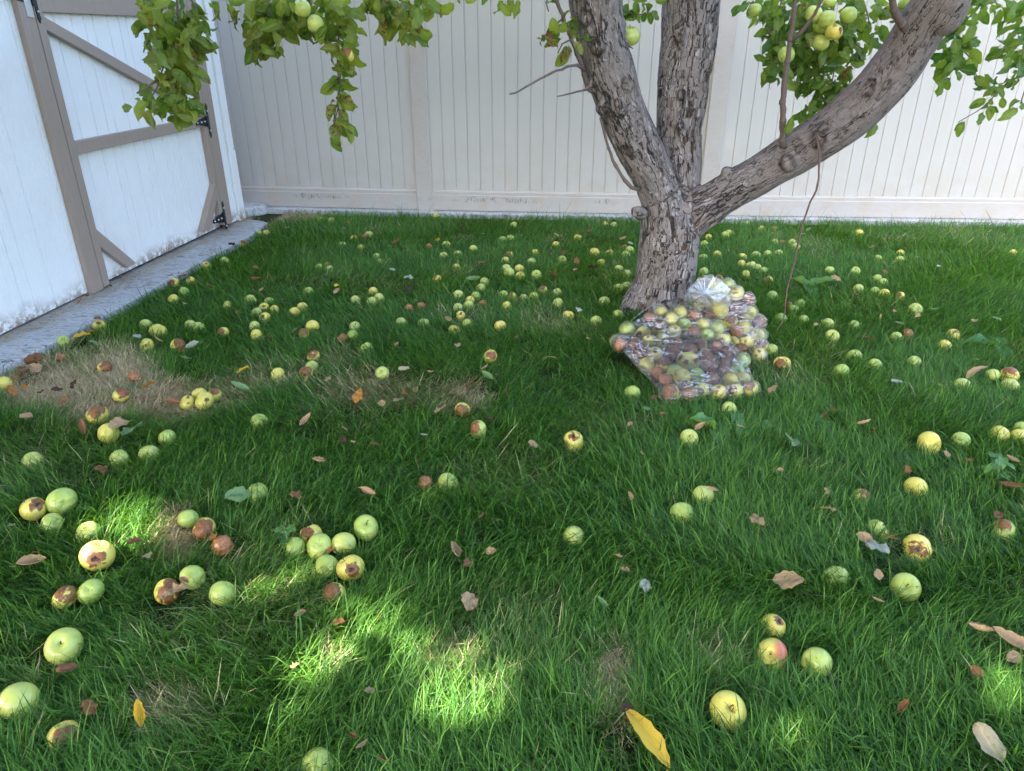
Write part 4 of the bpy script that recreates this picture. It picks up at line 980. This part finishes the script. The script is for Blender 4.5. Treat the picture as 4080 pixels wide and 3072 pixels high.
bagr = film('plastic_bag', bag_apples[1], [cp_(640, 172, 3.16), cp_(690, 116, 3.28), cp_(835, 158, 3.24), cp_(940, 245, 3.2), cp_(984, 375, 3.15), cp_(1008, 555, 3.04), cp_(965, 610, 3.0), cp_(565, 250, 3.22)], 9)
rows = []
kc = cp_(640, 180, 3.12)
bm = bmesh.new(); n_ = 96; prev = None
for rr_, zz in ((.006, .040), (.012, .026), (.018, .014), (.030, .004), (.050, -.008), (.074, -.022), (.096, -.042)):
    ring = []
    for k in range(n_):
        a = 2*math.pi*k/n_; pl = (1+.07*math.sin(a*7)+.05*math.sin(a*12+1))*(1+.42*math.cos(a+.6)*min(1, rr_/.05))*(.85 if math.sin(a) > 0 else 1); 
        off = Vector((math.cos(a)*rr_*pl, 0, math.sin(a)*rr_*pl*.9)); ring.append(bm.verts.new(kc+off+Vector((0, -zz*1.0+.006*math.sin(a*11)*rr_/.085, 0))))
    if prev:
        for k in range(n_): bm.faces.new((prev[k], prev[(k+1) % n_], ring[(k+1) % n_], ring[k]))
    prev = ring
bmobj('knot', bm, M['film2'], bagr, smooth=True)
bm = bmesh.new()
for k in range(15):                                   # pleats running away from the knot over the bag
    a = random.uniform(-2.4, .9); e = kc+Vector((math.cos(a)*random.uniform(.07, .15), .02, math.sin(a)*random.uniform(.04, .10)))
    a_, b_ = smooth_line([kc+Vector((0, -.03, 0)), kc.lerp(e, .5)+Vector((0, -.022, .01)), e], [.0035, .0022, .0008], .012); tube_into(bm, a_, b_, 6)
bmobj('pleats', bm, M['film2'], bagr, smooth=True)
bm = bmesh.new()
hem = [(88, 490, 2.99), (120, 440, 3.0), (200, 345, 3.03), (262, 300, 3.05), (330, 258, 3.06), (420, 262, 3.09), (500, 262, 3.11), (620, 290, 3.11), (735, 345, 3.09), (650, 360, 3.04), (520, 352, 2.98), (420, 350, 2.96), (345, 335, 2.965), (330, 262, 3.05)]
a_, b_ = smooth_line([cp_(*q) for q in hem], [.0014]*len(hem), .012); tube_into(bm, a_, [r*random.uniform(.5, 1.4) for r in b_], 6)
for l_ in ([(88, 490, 2.985), (150, 530, 2.90), (215, 585, 2.84), (270, 680, 2.76), (340, 780, 2.70)], [(735, 345, 3.09), (790, 450, 3.0), (850, 580, 2.90), (905, 690, 2.80), (990, 812, 2.67)], [(345, 335, 2.96), (300, 400, 2.93), (240, 450, 2.92)]):
    a_, b_ = smooth_line([cp_(*q) for q in l_], [.0011]*len(l_), .012); tube_into(bm, a_, [r*random.uniform(.4, 1.3) for r in b_], 6)
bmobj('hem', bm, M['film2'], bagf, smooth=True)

# ------------------------------------------------------------------ fallen leaves
def fl_mesh(kind, mat, var):
    key = ('L', kind, mat, var)
    if key in AM: return AM[key]
    rs = random.Random(ord(kind)*31+var*7+len(mat)); nu, nv = 6, 10; V_ = []; F_ = []; UV = []
    wid = {'b': .36, 'c': .26, 'n': .20, 'x': .34, 'l': .16}[kind]
    for j in range(nv+1):
        t = j/nv; w = (math.sin(math.pi*t**.9)**.7)*wid if 0 < t < 1 else .012
        w *= 1+.10*math.sin(j*2.3+var)
        for i in range(nu+1):
            s = -1+2*i/nu; x = s*w; y = t-.5; z = 0
            if kind in 'cn': a = s*(1.0+.5*var*.5); x = w*math.sin(a)/1.2; z = w*(1-math.cos(a))*1.1+.20*(t-.5)**2*3
            if kind == 'x': z = .20*mnoise.noise(Vector((x*4.2+var*5, y*4.2, 1)))+.09*mnoise.noise(Vector((x*11, y*11, var)))+.25*abs(s)*w; x *= .85; y *= .85
            if kind == 'b': z = .12*mnoise.noise(Vector((x*4+var, y*4, 0)))+.05*mnoise.noise(Vector((x*12, y*12, var)))+.20*abs(s)*w+.10*s*t
            if kind == 'l': z = .12*math.sin(t*3)+.35*abs(s)*w; x += .22*(t-.5)**2
            V_.append((x*(1+.05*math.sin(j*5+i)), y, z+.02)); UV.append((s, t, 0))
    for j in range(nv):
        for i in range(nu):
            a = j*(nu+1)+i; F_.append((a, a+1, a+nu+2, a+nu+1))
    b = len(V_); V_ += [(-.010, -.72, .05), (.010, -.72, .05), (.010, -.49, .02), (-.010, -.49, .02)]; UV += [(0, 0, 0)]*4; F_.append((b, b+1, b+2, b+3))
    me = bpy.data.meshes.new('fallen_leaf'); me.from_pydata(V_, [], F_); me.materials.append(M[mat]); me.polygons.foreach_set('use_smooth', [True]*len(me.polygons))
    at = me.attributes.new('luv', 'FLOAT_VECTOR', 'POINT'); at.data.foreach_set('vector', np.array(UV, dtype=np.float32).ravel()); me.update()
    AM[key] = me; return me
LV = []
MATC = {'B': 'brown', 'T': 'tan', 'D': 'dark', 'O': 'orange', 'Y': 'yellow', 'G': 'green', 'P': 'pale', 'C': 'cream'}
def ltile(u0, v0, sc, data):
    for w in data.split():
        a = w.split(','); LV.append((u0+float(a[0])/sc, v0+float(a[1])/sc, float(a[2])/sc, a[3][0], a[3][1]))
ltile(0, 800, 2.212, "2040,385,70,Dx 1500,662,70,Gn 1610,665,75,Bx 1625,905,42,Tb 1855,750,60,Bn 790,1160,90,Ox 715,1195,130,Yb 838,1255,80,Gb 1205,1198,65,Pb 1385,1225,85,Tc 860,1035,50,Bb 980,1048,42,Gb 2100,980,60,Bx 1700,1285,100,Pc 1620,1315,70,Bx 970,748,36,Db 770,838,44,Bx 705,880,50,Ox")
ltile(1000, 800, 2.212, "40,590,50,Bb 40,695,80,Bn 95,790,55,Tc 325,235,50,Tb 870,190,42,Ox 820,245,40,Tn 1285,365,70,Bn 1650,355,62,Yc 1865,228,50,Dc 2047,290,32,Tx 1242,612,42,Pc 1390,678,85,Px 2040,550,90,Bx 755,745,40,Yb 755,792,60,Tb 1270,775,70,Dx 1390,775,80,Dx 1965,700,110,Gn 1735,1055,75,Tc 140,1212,60,Dx 1220,1215,60,Bn 1285,1262,55,Tx 1820,1272,62,Tb 965,845,44,Bb 300,885,50,Dx")
ltile(2000, 800, 2.212, "478,300,55,Tx 1070,340,60,Tc 975,180,55,Dx 770,270,52,Bx 835,305,50,Gb 540,465,62,Bc 655,530,55,Bb 1130,375,50,Px 210,485,32,Bb 800,585,90,Dx 645,608,50,Tx 450,640,70,Bb 135,880,50,Bx 385,830,62,Bx 675,960,65,Pb 760,1218,45,Tc 200,1125,60,Bx 130,1202,50,Bb 1140,735,44,Tc 420,445,44,Dx 2005,700,50,Dx")
ltile(3000, 800, 2.048, "975,380,60,Tn 1075,580,55,Bx 1340,460,28,Tx 1520,535,42,Px 675,635,64,Tb 1155,910,75,Tn 1045,945,42,Tn 1480,890,65,Gc 1200,1005,60,Gc 945,1120,75,Bx 1810,980,62,Tx 515,1008,42,Tb 700,1022,36,Bb 455,245,60,Gc 1345,935,50,Tx 850,770,50,Bx 345,710,36,Bx 405,270,34,Pb 1990,965,60,Gb")
ltile(0, 1400, 2.212, "1050,640,140,Tb 1170,690,190,Gb 740,675,135,Bn 100,350,120,Ox 300,75,130,Bb 210,190,100,Bx 310,150,100,Tb 130,250,100,Ox 270,108,110,Bb 1310,300,120,Ox 1525,460,110,Bc 2110,315,130,Gc 2145,165,115,Yb 2100,1270,170,Gb 1640,60,100,Gb 895,1040,110,Bx 215,315,60,Ox 360,360,70,Dx 500,340,90,Dx 650,290,90,Dx 560,430,80,Bx 230,575,90,Tb 1610,560,90,Bb 330,60,80,Bx 180,150,80,Bb")
ltile(1000, 1400, 2.212, "1348,155,80,Cb 1580,185,75,Tc 495,245,55,Tc 680,245,72,Tx 950,395,130,Ox 1150,460,95,Tx 1350,370,60,Bx 1460,355,95,Tc 1300,430,90,Tb 1670,510,110,Tb 490,615,120,Tc 820,680,52,Tx 815,780,80,Dx 900,805,62,Tn 1100,820,80,Bx 595,970,92,Tc 395,1270,115,Bx 1045,1240,140,Tn 1530,740,60,Pn 2065,145,64,Tn 2095,220,120,Gn 1960,250,70,Bb 2165,205,52,Bx 1005,130,45,Tc 1265,245,62,Bx 2110,580,50,Dx")
ltile(2000, 1400, 2.212, "420,70,110,Tl 270,820,100,Tx 1415,550,55,Bx 1130,640,62,Tx 1235,905,64,Tc 1750,670,90,Tc 1130,1280,62,Tc 1270,505,70,Gb 1848,1225,92,Tn 50,365,54,Dx 1345,410,80,Bx 2100,660,50,Tx")
ltile(3000, 1400, 2.048, "165,310,92,Tx 635,515,160,Bl 910,590,92,Tn 995,640,54,On 1830,70,44,Tc 1820,180,160,Tl 2110,890,105,Tn 2115,1110,150,Bn 600,1140,54,Tx 1260,965,72,Bx 1580,840,74,Tx 315,730,150,Gb 1175,250,90,Px 225,970,44,Tx 1770,890,44,Bx 1530,275,50,Tx")
ltile(0, 2000, 1.554, "195,380,122,Tc 832,245,84,Bx 915,335,84,Cx 860,1320,142,Yn 550,1270,100,Bx 415,1030,90,Bb 72,145,52,Tx 1320,220,64,Ox 1080,560,150,Tx 1150,500,90,Tn 230,310,60,Bx")
ltile(1000, 2000, 1.554, "1260,310,115,Tc 1485,305,64,Tx 1345,620,145,Tx 1430,95,100,Bn 302,700,68,Tc 545,745,72,Bb 275,1015,64,Tx 690,1510,54,Tc 820,1600,70,Bn 735,1170,60,Tx 645,1455,64,Bn 1345,380,70,Bb 490,300,60,Ox")
ltile(2000, 2000, 1.554, "885,515,92,Px 765,420,54,Tx 880,1450,335,Yl 770,1280,100,Dx 790,1320,90,Dx 720,335,50,Tx 620,620,70,Gn")
ltile(3000, 2000, 1.5537, "25,115,112,Tx 465,45,92,Tx 1510,100,112,Bn 690,220,92,Tx 770,285,152,Px 850,225,80,Bc 225,490,152,Tb 1405,800,122,Tc 1590,870,225,Tn 1455,1490,182,Cb 930,1265,84,Bc 775,450,34,Tb 770,610,40,Tn 1385,1050,60,Bb 1610,960,80,Tb")
leaf_spots = []; LEAVES = []
SHP = {'b': 'broad flat', 'c': 'cupped', 'n': 'narrow curled', 'x': 'crumpled', 'l': 'long curled'}
CN = {'B': 'brown', 'T': 'tan', 'D': 'dark brown', 'O': 'orange brown', 'Y': 'yellow', 'G': 'green', 'P': 'whitish', 'C': 'cream'}
for u, v, dpx, mc, kd in LV:
    zz = .066
    p = pz(u, v, zz); L = min(.15, max(.030, dpx*axd(p)/F*1.3))
    onslab = (p-Vector((W1.x, W1.y, 0))).dot(WN) < .30 and kd != 'c' and u < 900 and v < 1500
    o = bpy.data.objects.new('fallen_leaf', fl_mesh(kd, MATC[mc], random.randrange(3))); COL.objects.link(o)
    o.location = p; o.scale = (L, L, L)
    e = (random.gauss(0, .28)+.25, random.gauss(0, .28), random.uniform(0, 6.28))
    if mc == 'Y' and kd == 'l': e = (.15, .1, .55+math.pi*.0); o.location.z = .055
    if mc == 'C' and dpx > 100: e = (.35, .1, .3)
    o.rotation_euler = e
    leaf_spots.append((p.x, p.y, L*.5)); LEAVES.append((o, mc, kd, u, v))

# ------------------------------------------------------------------ low weeds
def weed(u, v, kind, label, n=5, L=.09):
    c = pz(u, v, .02); t_ = empty('weed', (c.x, c.y, .0)); tag(t_, label, 'weed', None)
    items = []
    if kind == 'rosette':
        for k in range(n):
            a = 2*math.pi*k/n+random.uniform(-.4, .4); items.append((Vector((0, 0, .02)), Vector((math.cos(a), math.sin(a), random.uniform(.25, .8))), Z, L*random.uniform(.8, 1.2)))
        o = leaves_mesh('leaves', items, M['weed'], t_, TEMPL, 0, off=(0, 0, 0))
    else:
        bm = bmesh.new(); h = L*1.2; tube_into(bm, [(0, 0, 0), (.01, 0, h*.5), (.0, .01, h)], [.0025, .002, .0015], 6)
        for k in range(n):
            a = k*2.4; z = h*(.35+.65*k/(n-1)); items.append((Vector((0.005, 0, z)), Vector((math.cos(a), math.sin(a), .35)), Z, L*random.uniform(.45, .7)))
        bmobj('stem', bm, M['green'], t_, smooth=True); leaves_mesh('leaves', items, M['leaf' if kind == 'd' else 'weed'], t_, TEMPL, 0, off=(0, 0, 0))
    return (c.x, c.y)
random.seed(21)
W_ = [weed(1000+215/1.554, 2000+290/1.554, 'up', 'small bright green seedling beside a cluster of green apples', 6, .075),
      weed(3000+1950/2.048, 1400+1090/2.048, 'up', 'leafy light green seedling standing in the grass near the right edge', 8, .10),
      weed(2000+1880/2.212, 1400+700/2.212, 'rosette', 'broad leaved weed in the grass just in front of the bags', 4, .12),
      weed(2000+2180/2.212, 1400+680/2.212, 'rosette', 'bluish green dandelion weed standing right of the fallen stem-up apple', 5, .12),
      weed(3000+450/2.048, 800+715/2.048, 'rosette', 'broad leaved weed beside the hanging bare shoot', 3, .13),
      weed(3000+1990/2.048, 800+1190/2.048, 'rosette', 'large broad leaved weed above the pair of apples near the right edge', 4, .15),
      weed(3000+535/2.048, 1400+590/2.048, 'rosette', 'small round leaved clover weed in open lawn', 4, .06)]

# ------------------------------------------------------------------ grass
DRY = [(90, 830, 125, 66, 1.0), (210, 835, 120, 78, .95), (350, 880, 100, 48, .8), (480, 860, 70, 36, .6), (600, 815, 80, 30, .38), (740, 780, 60, 22, .35), (830, 850, 120, 34, .45), (985, 870, 70, 34, .6),
       (375, 1170, 42, 55, .85), (400, 1550, 90, 60, .5), (1325, 1490, 42, 70, .95), (1350, 1600, 30, 60, .5), (1530, 1440, 45, 26, .7), (620, 465, 80, 20, .8), (560, 480, 40, 25, .7), (700, 1450, 30, 30, .3), (960, 1440, 60, 30, .4), (1000, 690, 60, 20, .2), (1180, 700, 50, 25, .25), (2000, 1200, 80, 30, .2), (40, 1460, 60, 40, .2)]
def make_grass():
    rs = np.random.default_rng(11); X = []; Y = []
    zones = [(0.75, 1.6, 46000), (1.6, 2.4, 36000), (2.4, 3.4, 25000), (3.4, 4.6, 16000), (4.6, 6.2, 11500)]
    for y0, y1, den in zones:
        hw = .80*y1+.95; n = int((y1-y0)*2*hw*den); X.append(rs.uniform(-hw, hw, n)); Y.append(rs.uniform(y0, y1, n))
    x = np.concatenate(X); y = np.concatenate(Y)
    keep = np.abs(x) < .80*y+.95
    # not on the slab, under the shed, behind the fence
    ox = np.array([p.x for p in outer]); oy = np.array([p.y for p in outer]); order = np.argsort(oy)
    slabx = np.interp(y, oy[order], ox[order]); maxy = oy.max()
    edge = (x-slabx)
    keep &= (edge > .006) | (y > maxy-.02)
    relx = x-W1.x; rely = y-W1.y
    keep &= ~((relx*WN.x+rely*WN.y < .02) & (relx*WD.x+rely*WD.y < .02))
    keep &= ~((x < slabx.max()*0+outer[-1].x) & (y > maxy-.02) & (y < maxy+.0))
    fx = np.array([p.x for p in fr]); fy = np.array([p.y for p in fr]); fl = np.interp(x, fx, fy)
    nfe = fl-y; keep &= nfe > .148
    x, y, edge, nfe, slabx = x[keep], y[keep], edge[keep], nfe[keep], slabx[keep]
    # pixel of each root
    zz = y*CP+CAMH*SP; u = (2040+F*x/zz)/K; v = (1536-F*(y*SP-CAMH*CP)/zz)/K
    dry = np.zeros(len(x))
    for cx, cy, rx, ry, s in DRY:
        d = ((u-cx)/rx)**2+((v-cy)/ry)**2; dry = np.maximum(dry, s*np.clip((1.7-d)*.8, 0, 1))
    dry = dry*(.30+1.1*vnoise(x+20, y, 9, 3))+.10*(vnoise(x+20, y+5, 3, 4) > .72)
    lenf = .8+.5*vnoise(x+20, y, 2.2, 5)+.35*vnoise(x+20, y, 8, 6)
    clump = vnoise(x+30, y+3, 22, 8)
    kp = rs.random(len(x)) < (.45+.75*clump)
    tr_ = np.hypot(x-tree.location.x, y-TY); kp &= tr_ > .185
    x, y, u, v, dry, lenf, nfe, edge = (q[kp] for q in (x, y, u, v, dry, lenf, nfe, edge))
    ex = np.where(dry > .35)[0]; ex = np.tile(ex, 3); jx = rs.normal(0, .02, (2, len(ex)))
    x = np.append(x, x[ex]+jx[0]); y = np.append(y, y[ex]+jx[1]); u = np.append(u, u[ex]); v = np.append(v, v[ex]); dry = np.append(dry, np.minimum(dry[ex]*1.15, .93)); lenf = np.append(lenf, lenf[ex]*.8); nfe = np.append(nfe, nfe[ex]); edge = np.append(edge, edge[ex])
    k2 = edge > .02; x, y, u, v, dry, lenf, nfe, edge = (q[k2] for q in (x, y, u, v, dry, lenf, nfe, edge))
    n = len(x); L = rs.normal(.062, .016, n).clip(.02, .12)*lenf
    L = np.where(y < 2.6, L*1.10, L*.92)
    L *= 1-.52*np.clip(dry, 0, 1)
    tall = (nfe < .26) & (rs.random(n) < .10); L[tall] *= rs.uniform(1.3, 2.2, tall.sum()); L[nfe < .22] *= 1.05
    isdry = rs.random(n) < np.clip(dry*1.05, 0, .92)+.014
    phi = 2*math.pi*(vnoise(x+20, y, 1.1, 9)*1.5)+rs.normal(0, 1.15, n)
    a0 = rs.uniform(.05, .75, n); a1 = rs.uniform(.3, 1.5, n)
    a0[isdry] = rs.uniform(.6, 1.5, isdry.sum()); a1[isdry] = rs.uniform(0, .5, isdry.sum())
    # shorter, parted blades around apples and leaves
    for ax_, ay_, ar_, sunk in ground_ap:
        d = np.hypot(x-ax_, y-ay_); m = d < ar_*1.75
        if sunk: L[m & (d < ar_*.7)] *= .8; continue
        out_ = np.arctan2(y[m]-ay_, x[m]-ax_); sel = rs.random(m.sum()) < .75
        ph = phi[m]; ph[sel] = out_[sel]+rs.normal(0, .6, sel.sum()); phi[m] = ph
        t1_ = a0[m]; t1_[sel] = np.maximum(t1_[sel], .75); a0[m] = t1_
        far = min(1, max(0, (ay_-2.4)/1.2))
        front = m & (y < ay_+ar_*.3) & (rs.random(n) < .78-.25*far)
        L[front] *= .50+.16*far; L[m & (d < ar_*.9)] *= .35
    for lx, ly, lr in leaf_spots:
        m = (np.hypot(x-lx, y-ly+.03) < lr*1.5) & (rs.random(n) < .82); L[m] *= .42
    w = rs.uniform(.0007, .0016, n)*np.where(y > 3.4, 1.25, 1)*np.where(isdry, .85, 1)*np.where((rs.random(n) < .05) & ~isdry, 1.8, 1)
    ts = np.array([0, .38, .72, 1.0]); px_ = np.zeros((n, 4)); pz_ = np.zeros((n, 4))
    for k in range(1, 4):
        dt = ts[k]-ts[k-1]; a = a0+a1*(ts[k]+ts[k-1])/2; px_[:, k] = px_[:, k-1]+np.sin(a)*dt; pz_[:, k] = pz_[:, k-1]+np.cos(a)*dt
    cphi, sphi = np.cos(phi), np.sin(phi); yaw = phi+math.pi/2+rs.normal(0, .5, n); wx, wy = np.cos(yaw), np.sin(yaw)
    z0 = .0+.012*isdry*rs.random(n)
    V_ = np.zeros((n, 7, 3))
    for k in range(4):
        cx = x+cphi*px_[:, k]*L; cy = y+sphi*px_[:, k]*L; cz = np.maximum(z0+pz_[:, k]*L, .004)
        wk = w*(1.0, 1.0, .7, 0)[k]
        if k < 3:
            V_[:, 2*k] = np.stack([cx-wx*wk, cy-wy*wk, cz], 1); V_[:, 2*k+1] = np.stack([cx+wx*wk, cy+wy*wk, cz], 1)
        else: V_[:, 6] = np.stack([cx, cy, cz], 1)
    b = (np.arange(n)*7)[:, None]
    f = np.concatenate([b+np.array([0, 1, 3, 2]), b+np.array([2, 3, 5, 4]), b+np.array([4, 5, 6])], 1)
    sizes = np.tile([4, 4, 3], n)
    o = fast_mesh('grass', V_.reshape(-1, 3), f.ravel(), sizes, [M['grass']])
    rn = np.clip(rs.random(n)**1.5*1.0+.25*vnoise(x+20, y, 3, 12)-.05, 0, 1)
    fattr(o, 'rnd', np.repeat(rn, 7)); fattr(o, 'dry', np.repeat(np.where(isdry, 1.0, np.clip(dry*.25, 0, .3)), 7))
    fattr(o, 'hue', np.repeat(vnoise(x+20, y, 1.6, 13)*rs.random(n), 7))
    tag(o, 'long uncut green lawn grass with dry tan patches', 'grass', kind='stuff')
    return n
NG = make_grass(); print('blades', NG)
# dry clippings lying on the slab along the shed wall
rs = np.random.default_rng(5); n = 2600; s = rs.uniform(-3.6, .05, n); dd = np.abs(rs.normal(0, .035, n))*(1+.9*(vnoise(s+40, s*0, 2, 3) > .45)); dd[:500] = np.abs(rs.normal(.05, .07, 500))
V_ = []; F_ = []
for i in range(n):
    c = wp(s[i], SZ+.002+rs.random()*.006, .004+dd[i]); a = rs.uniform(0, math.pi) if i % 3 else math.atan2(WD.y, WD.x)+rs.normal(0, .3); l = rs.uniform(.008, .028); w_ = .0009
    d = Vector((math.cos(a), math.sin(a), rs.normal(0, .12))); q = Vector((-d.y, d.x, 0))*w_
    b = len(V_); V_ += [c-d*l-q, c-d*l+q, c+d*l+q, c+d*l-q]; F_.append((b, b+1, b+2, b+3))
o = mesh('dry_clippings', V_, F_, M['grass']); fattr(o, 'dry', np.ones(len(V_))); fattr(o, 'rnd', np.repeat(rs.random(n), 4)); fattr(o, 'hue', np.zeros(len(V_)))
tag(o, 'dry grass clippings strewn on the concrete along the shed', 'clippings', kind='stuff')

# ------------------------------------------------------------------ labels
MARKS = [('the shed door post', 200, 620), ('the concrete strip end', 583, 480), ('the concrete edge corner', 60, 790), ('the tan dry grass patch', 280, 850),
 ('the left fence post', 920, 450), ('the middle of the far lawn', 900, 600), ('the left trunk foot', 1340, 600), ('the trunk fork', 1370, 500), ('the whitish mid lawn leaf', 880, 600),
 ('the right side of the trunk', 1520, 530), ('the hanging bare shoot tip', 1680, 700), ('the hanging bare shoot middle', 1730, 510), ('the far right lawn corner', 2180, 500), ('the lawn beyond the hanging shoot', 1920, 660),
 ('the front bag', 1470, 900), ('the rear bag', 1690, 760), ('the right picture edge', 2200, 900), ('the bright green seedling', 610, 1180), ('the long yellow leaf', 1390, 1580), ('the broad cream leaf', 2130, 1600),
 ('the small narrow yellow leaf', 300, 1545), ('the bright sunlit grass', 950, 1480), ('the left picture edge', 20, 1150), ('the leafy right seedling', 2130, 1040), ('the weed before the bags', 1550, 930), ('the sunlit tuft at left', 280, 1150),
 ('the middle of the near lawn', 1150, 1150), ('the clover weed', 1765, 915), ('the fence beside the shed', 760, 500), ('the left apple cluster', 560, 690), ('the middle apple cluster', 1010, 640)]
ORD = ['nearest', 'second', 'third', 'fourth', 'fifth', 'sixth', 'seventh', 'eighth', 'ninth', 'tenth', 'eleventh', 'twelfth', 'thirteenth', 'fourteenth', 'fifteenth', 'sixteenth', 'seventeenth', 'eighteenth', 'nineteenth', 'twentieth']
def near_label(items, fmt_one, fmt_many, marks):
    """items: (obj, look, x, y)"""
    zones = {}
    for it in items:
        k = min(range(len(marks)), key=lambda q: math.hypot(it[2]-marks[q][1], (it[3]-marks[q][2])*1.6)); zones.setdefault((k, it[1]), []).append(it)
    for (k, look), L in zones.items():
        L.sort(key=lambda it: math.hypot(it[2]-marks[k][1], it[3]-marks[k][2]))
        for i, it in enumerate(L):
            it[0]['label'] = (fmt_one if len(L) == 1 else fmt_many).format(look=look, mark=marks[k][0], ord=ORD[min(i, len(ORD)-1)])
its = []
for p, r, kind, sunk, u, v, o in GA:
    look = LOOK[kind]
    if sunk: look = {'g': 'half hidden green apple', 'y': 'half hidden yellow apple', 'b': 'half hidden brown apple'}.get(kind, 'half hidden rotten apple')
    its.append((o, look, u/K, v/K)); tag(o, None, 'apple', 'apples fallen on the lawn')
near_label(its, '{look}, only one near {mark}', '{look}, {ord} from {mark}', MARKS)
BM = [[('the left corner', 1340, 735), ('the loose top edge', 1470, 670), ('the bottom right corner', 1625, 845), ('the bottom left edge', 1440, 860), ('the bag middle', 1490, 770)],
      [('the knot', 1520, 631), ('the bulging right side', 1630, 690), ('the bottom', 1625, 775)]]
for b, nm in ((0, 'front bag'), (1, 'rear bag')):
    it2 = []
    for p, r, kind, x, y, o in bag_apples[b]:
        pu, pv = proj(p); look = LOOK[kind].replace(' apple', f' apple in the {nm}', 1) if kind not in 'rRqhHkYsp' else LOOK[kind].replace('yellow apple', f'{nm} apple').replace('green apple', f'{nm} apple')
        it2.append((o, look, pu/K, pv/K)); tag(o, None, 'apple', f'apples inside the {nm}')
    near_label(it2, '{look}, only one by {mark}', '{look}, {ord} from {mark}', BM[b])
tag(bagf, 'full clear plastic bag of rotting apples slumped before the trunk, open top folded over', 'plastic bag', 'clear bags of apples')
tag(bagr, 'tied clear plastic bag of apples tucked behind, right of the trunk', 'plastic bag', 'clear bags of apples')
HL = ['bright yellow green apple hanging highest in the left foliage', 'shadowed green apple hanging just below the bright one at left', 'apple with orange brown rot hanging beside the long left branchlet', 'green apple half hidden behind the left limb',
 'green apple hanging behind the thin side shoot, left of its cluster', 'big green apple in the middle of the hanging cluster', 'green apple tucked below the big middle one in the cluster', 'lowest bright apple hanging in the cluster, dark spotted', 'green apple at the right end of the hanging cluster',
 'shaded green apple below left in the hanging cluster', 'single green apple hanging behind the upright shoot', 'small green apple peeping between the two lowest cluster apples', 'small apple at the top of the hanging cluster', 'apple hanging alone at the far left of the right foliage', 'apple in the leaves just left of the big burl']
for (o, k, x, y), l in zip(hang_objs, HL): tag(o, l, 'apple', 'apples hanging on the tree')
its = []
for o, mc, kd, u, v in LEAVES:
    tag(o, None, 'leaf', 'leaves fallen on the lawn'); its.append((o, f'{SHP[kd]} {CN[mc]} leaf', u/K, v/K))
near_label(its, '{look}, only one near {mark}', '{look}, {ord} from {mark}', MARKS)
for o, mc, kd, u, v in LEAVES:
    if mc == 'Y' and kd == 'l': o['label'] = 'long bright yellow leaf lying curled at the front of the lawn'
    if mc == 'C' and kd == 'b' and v > 2500: o['label'] = 'broad cream coloured leaf lying in the near right grass'
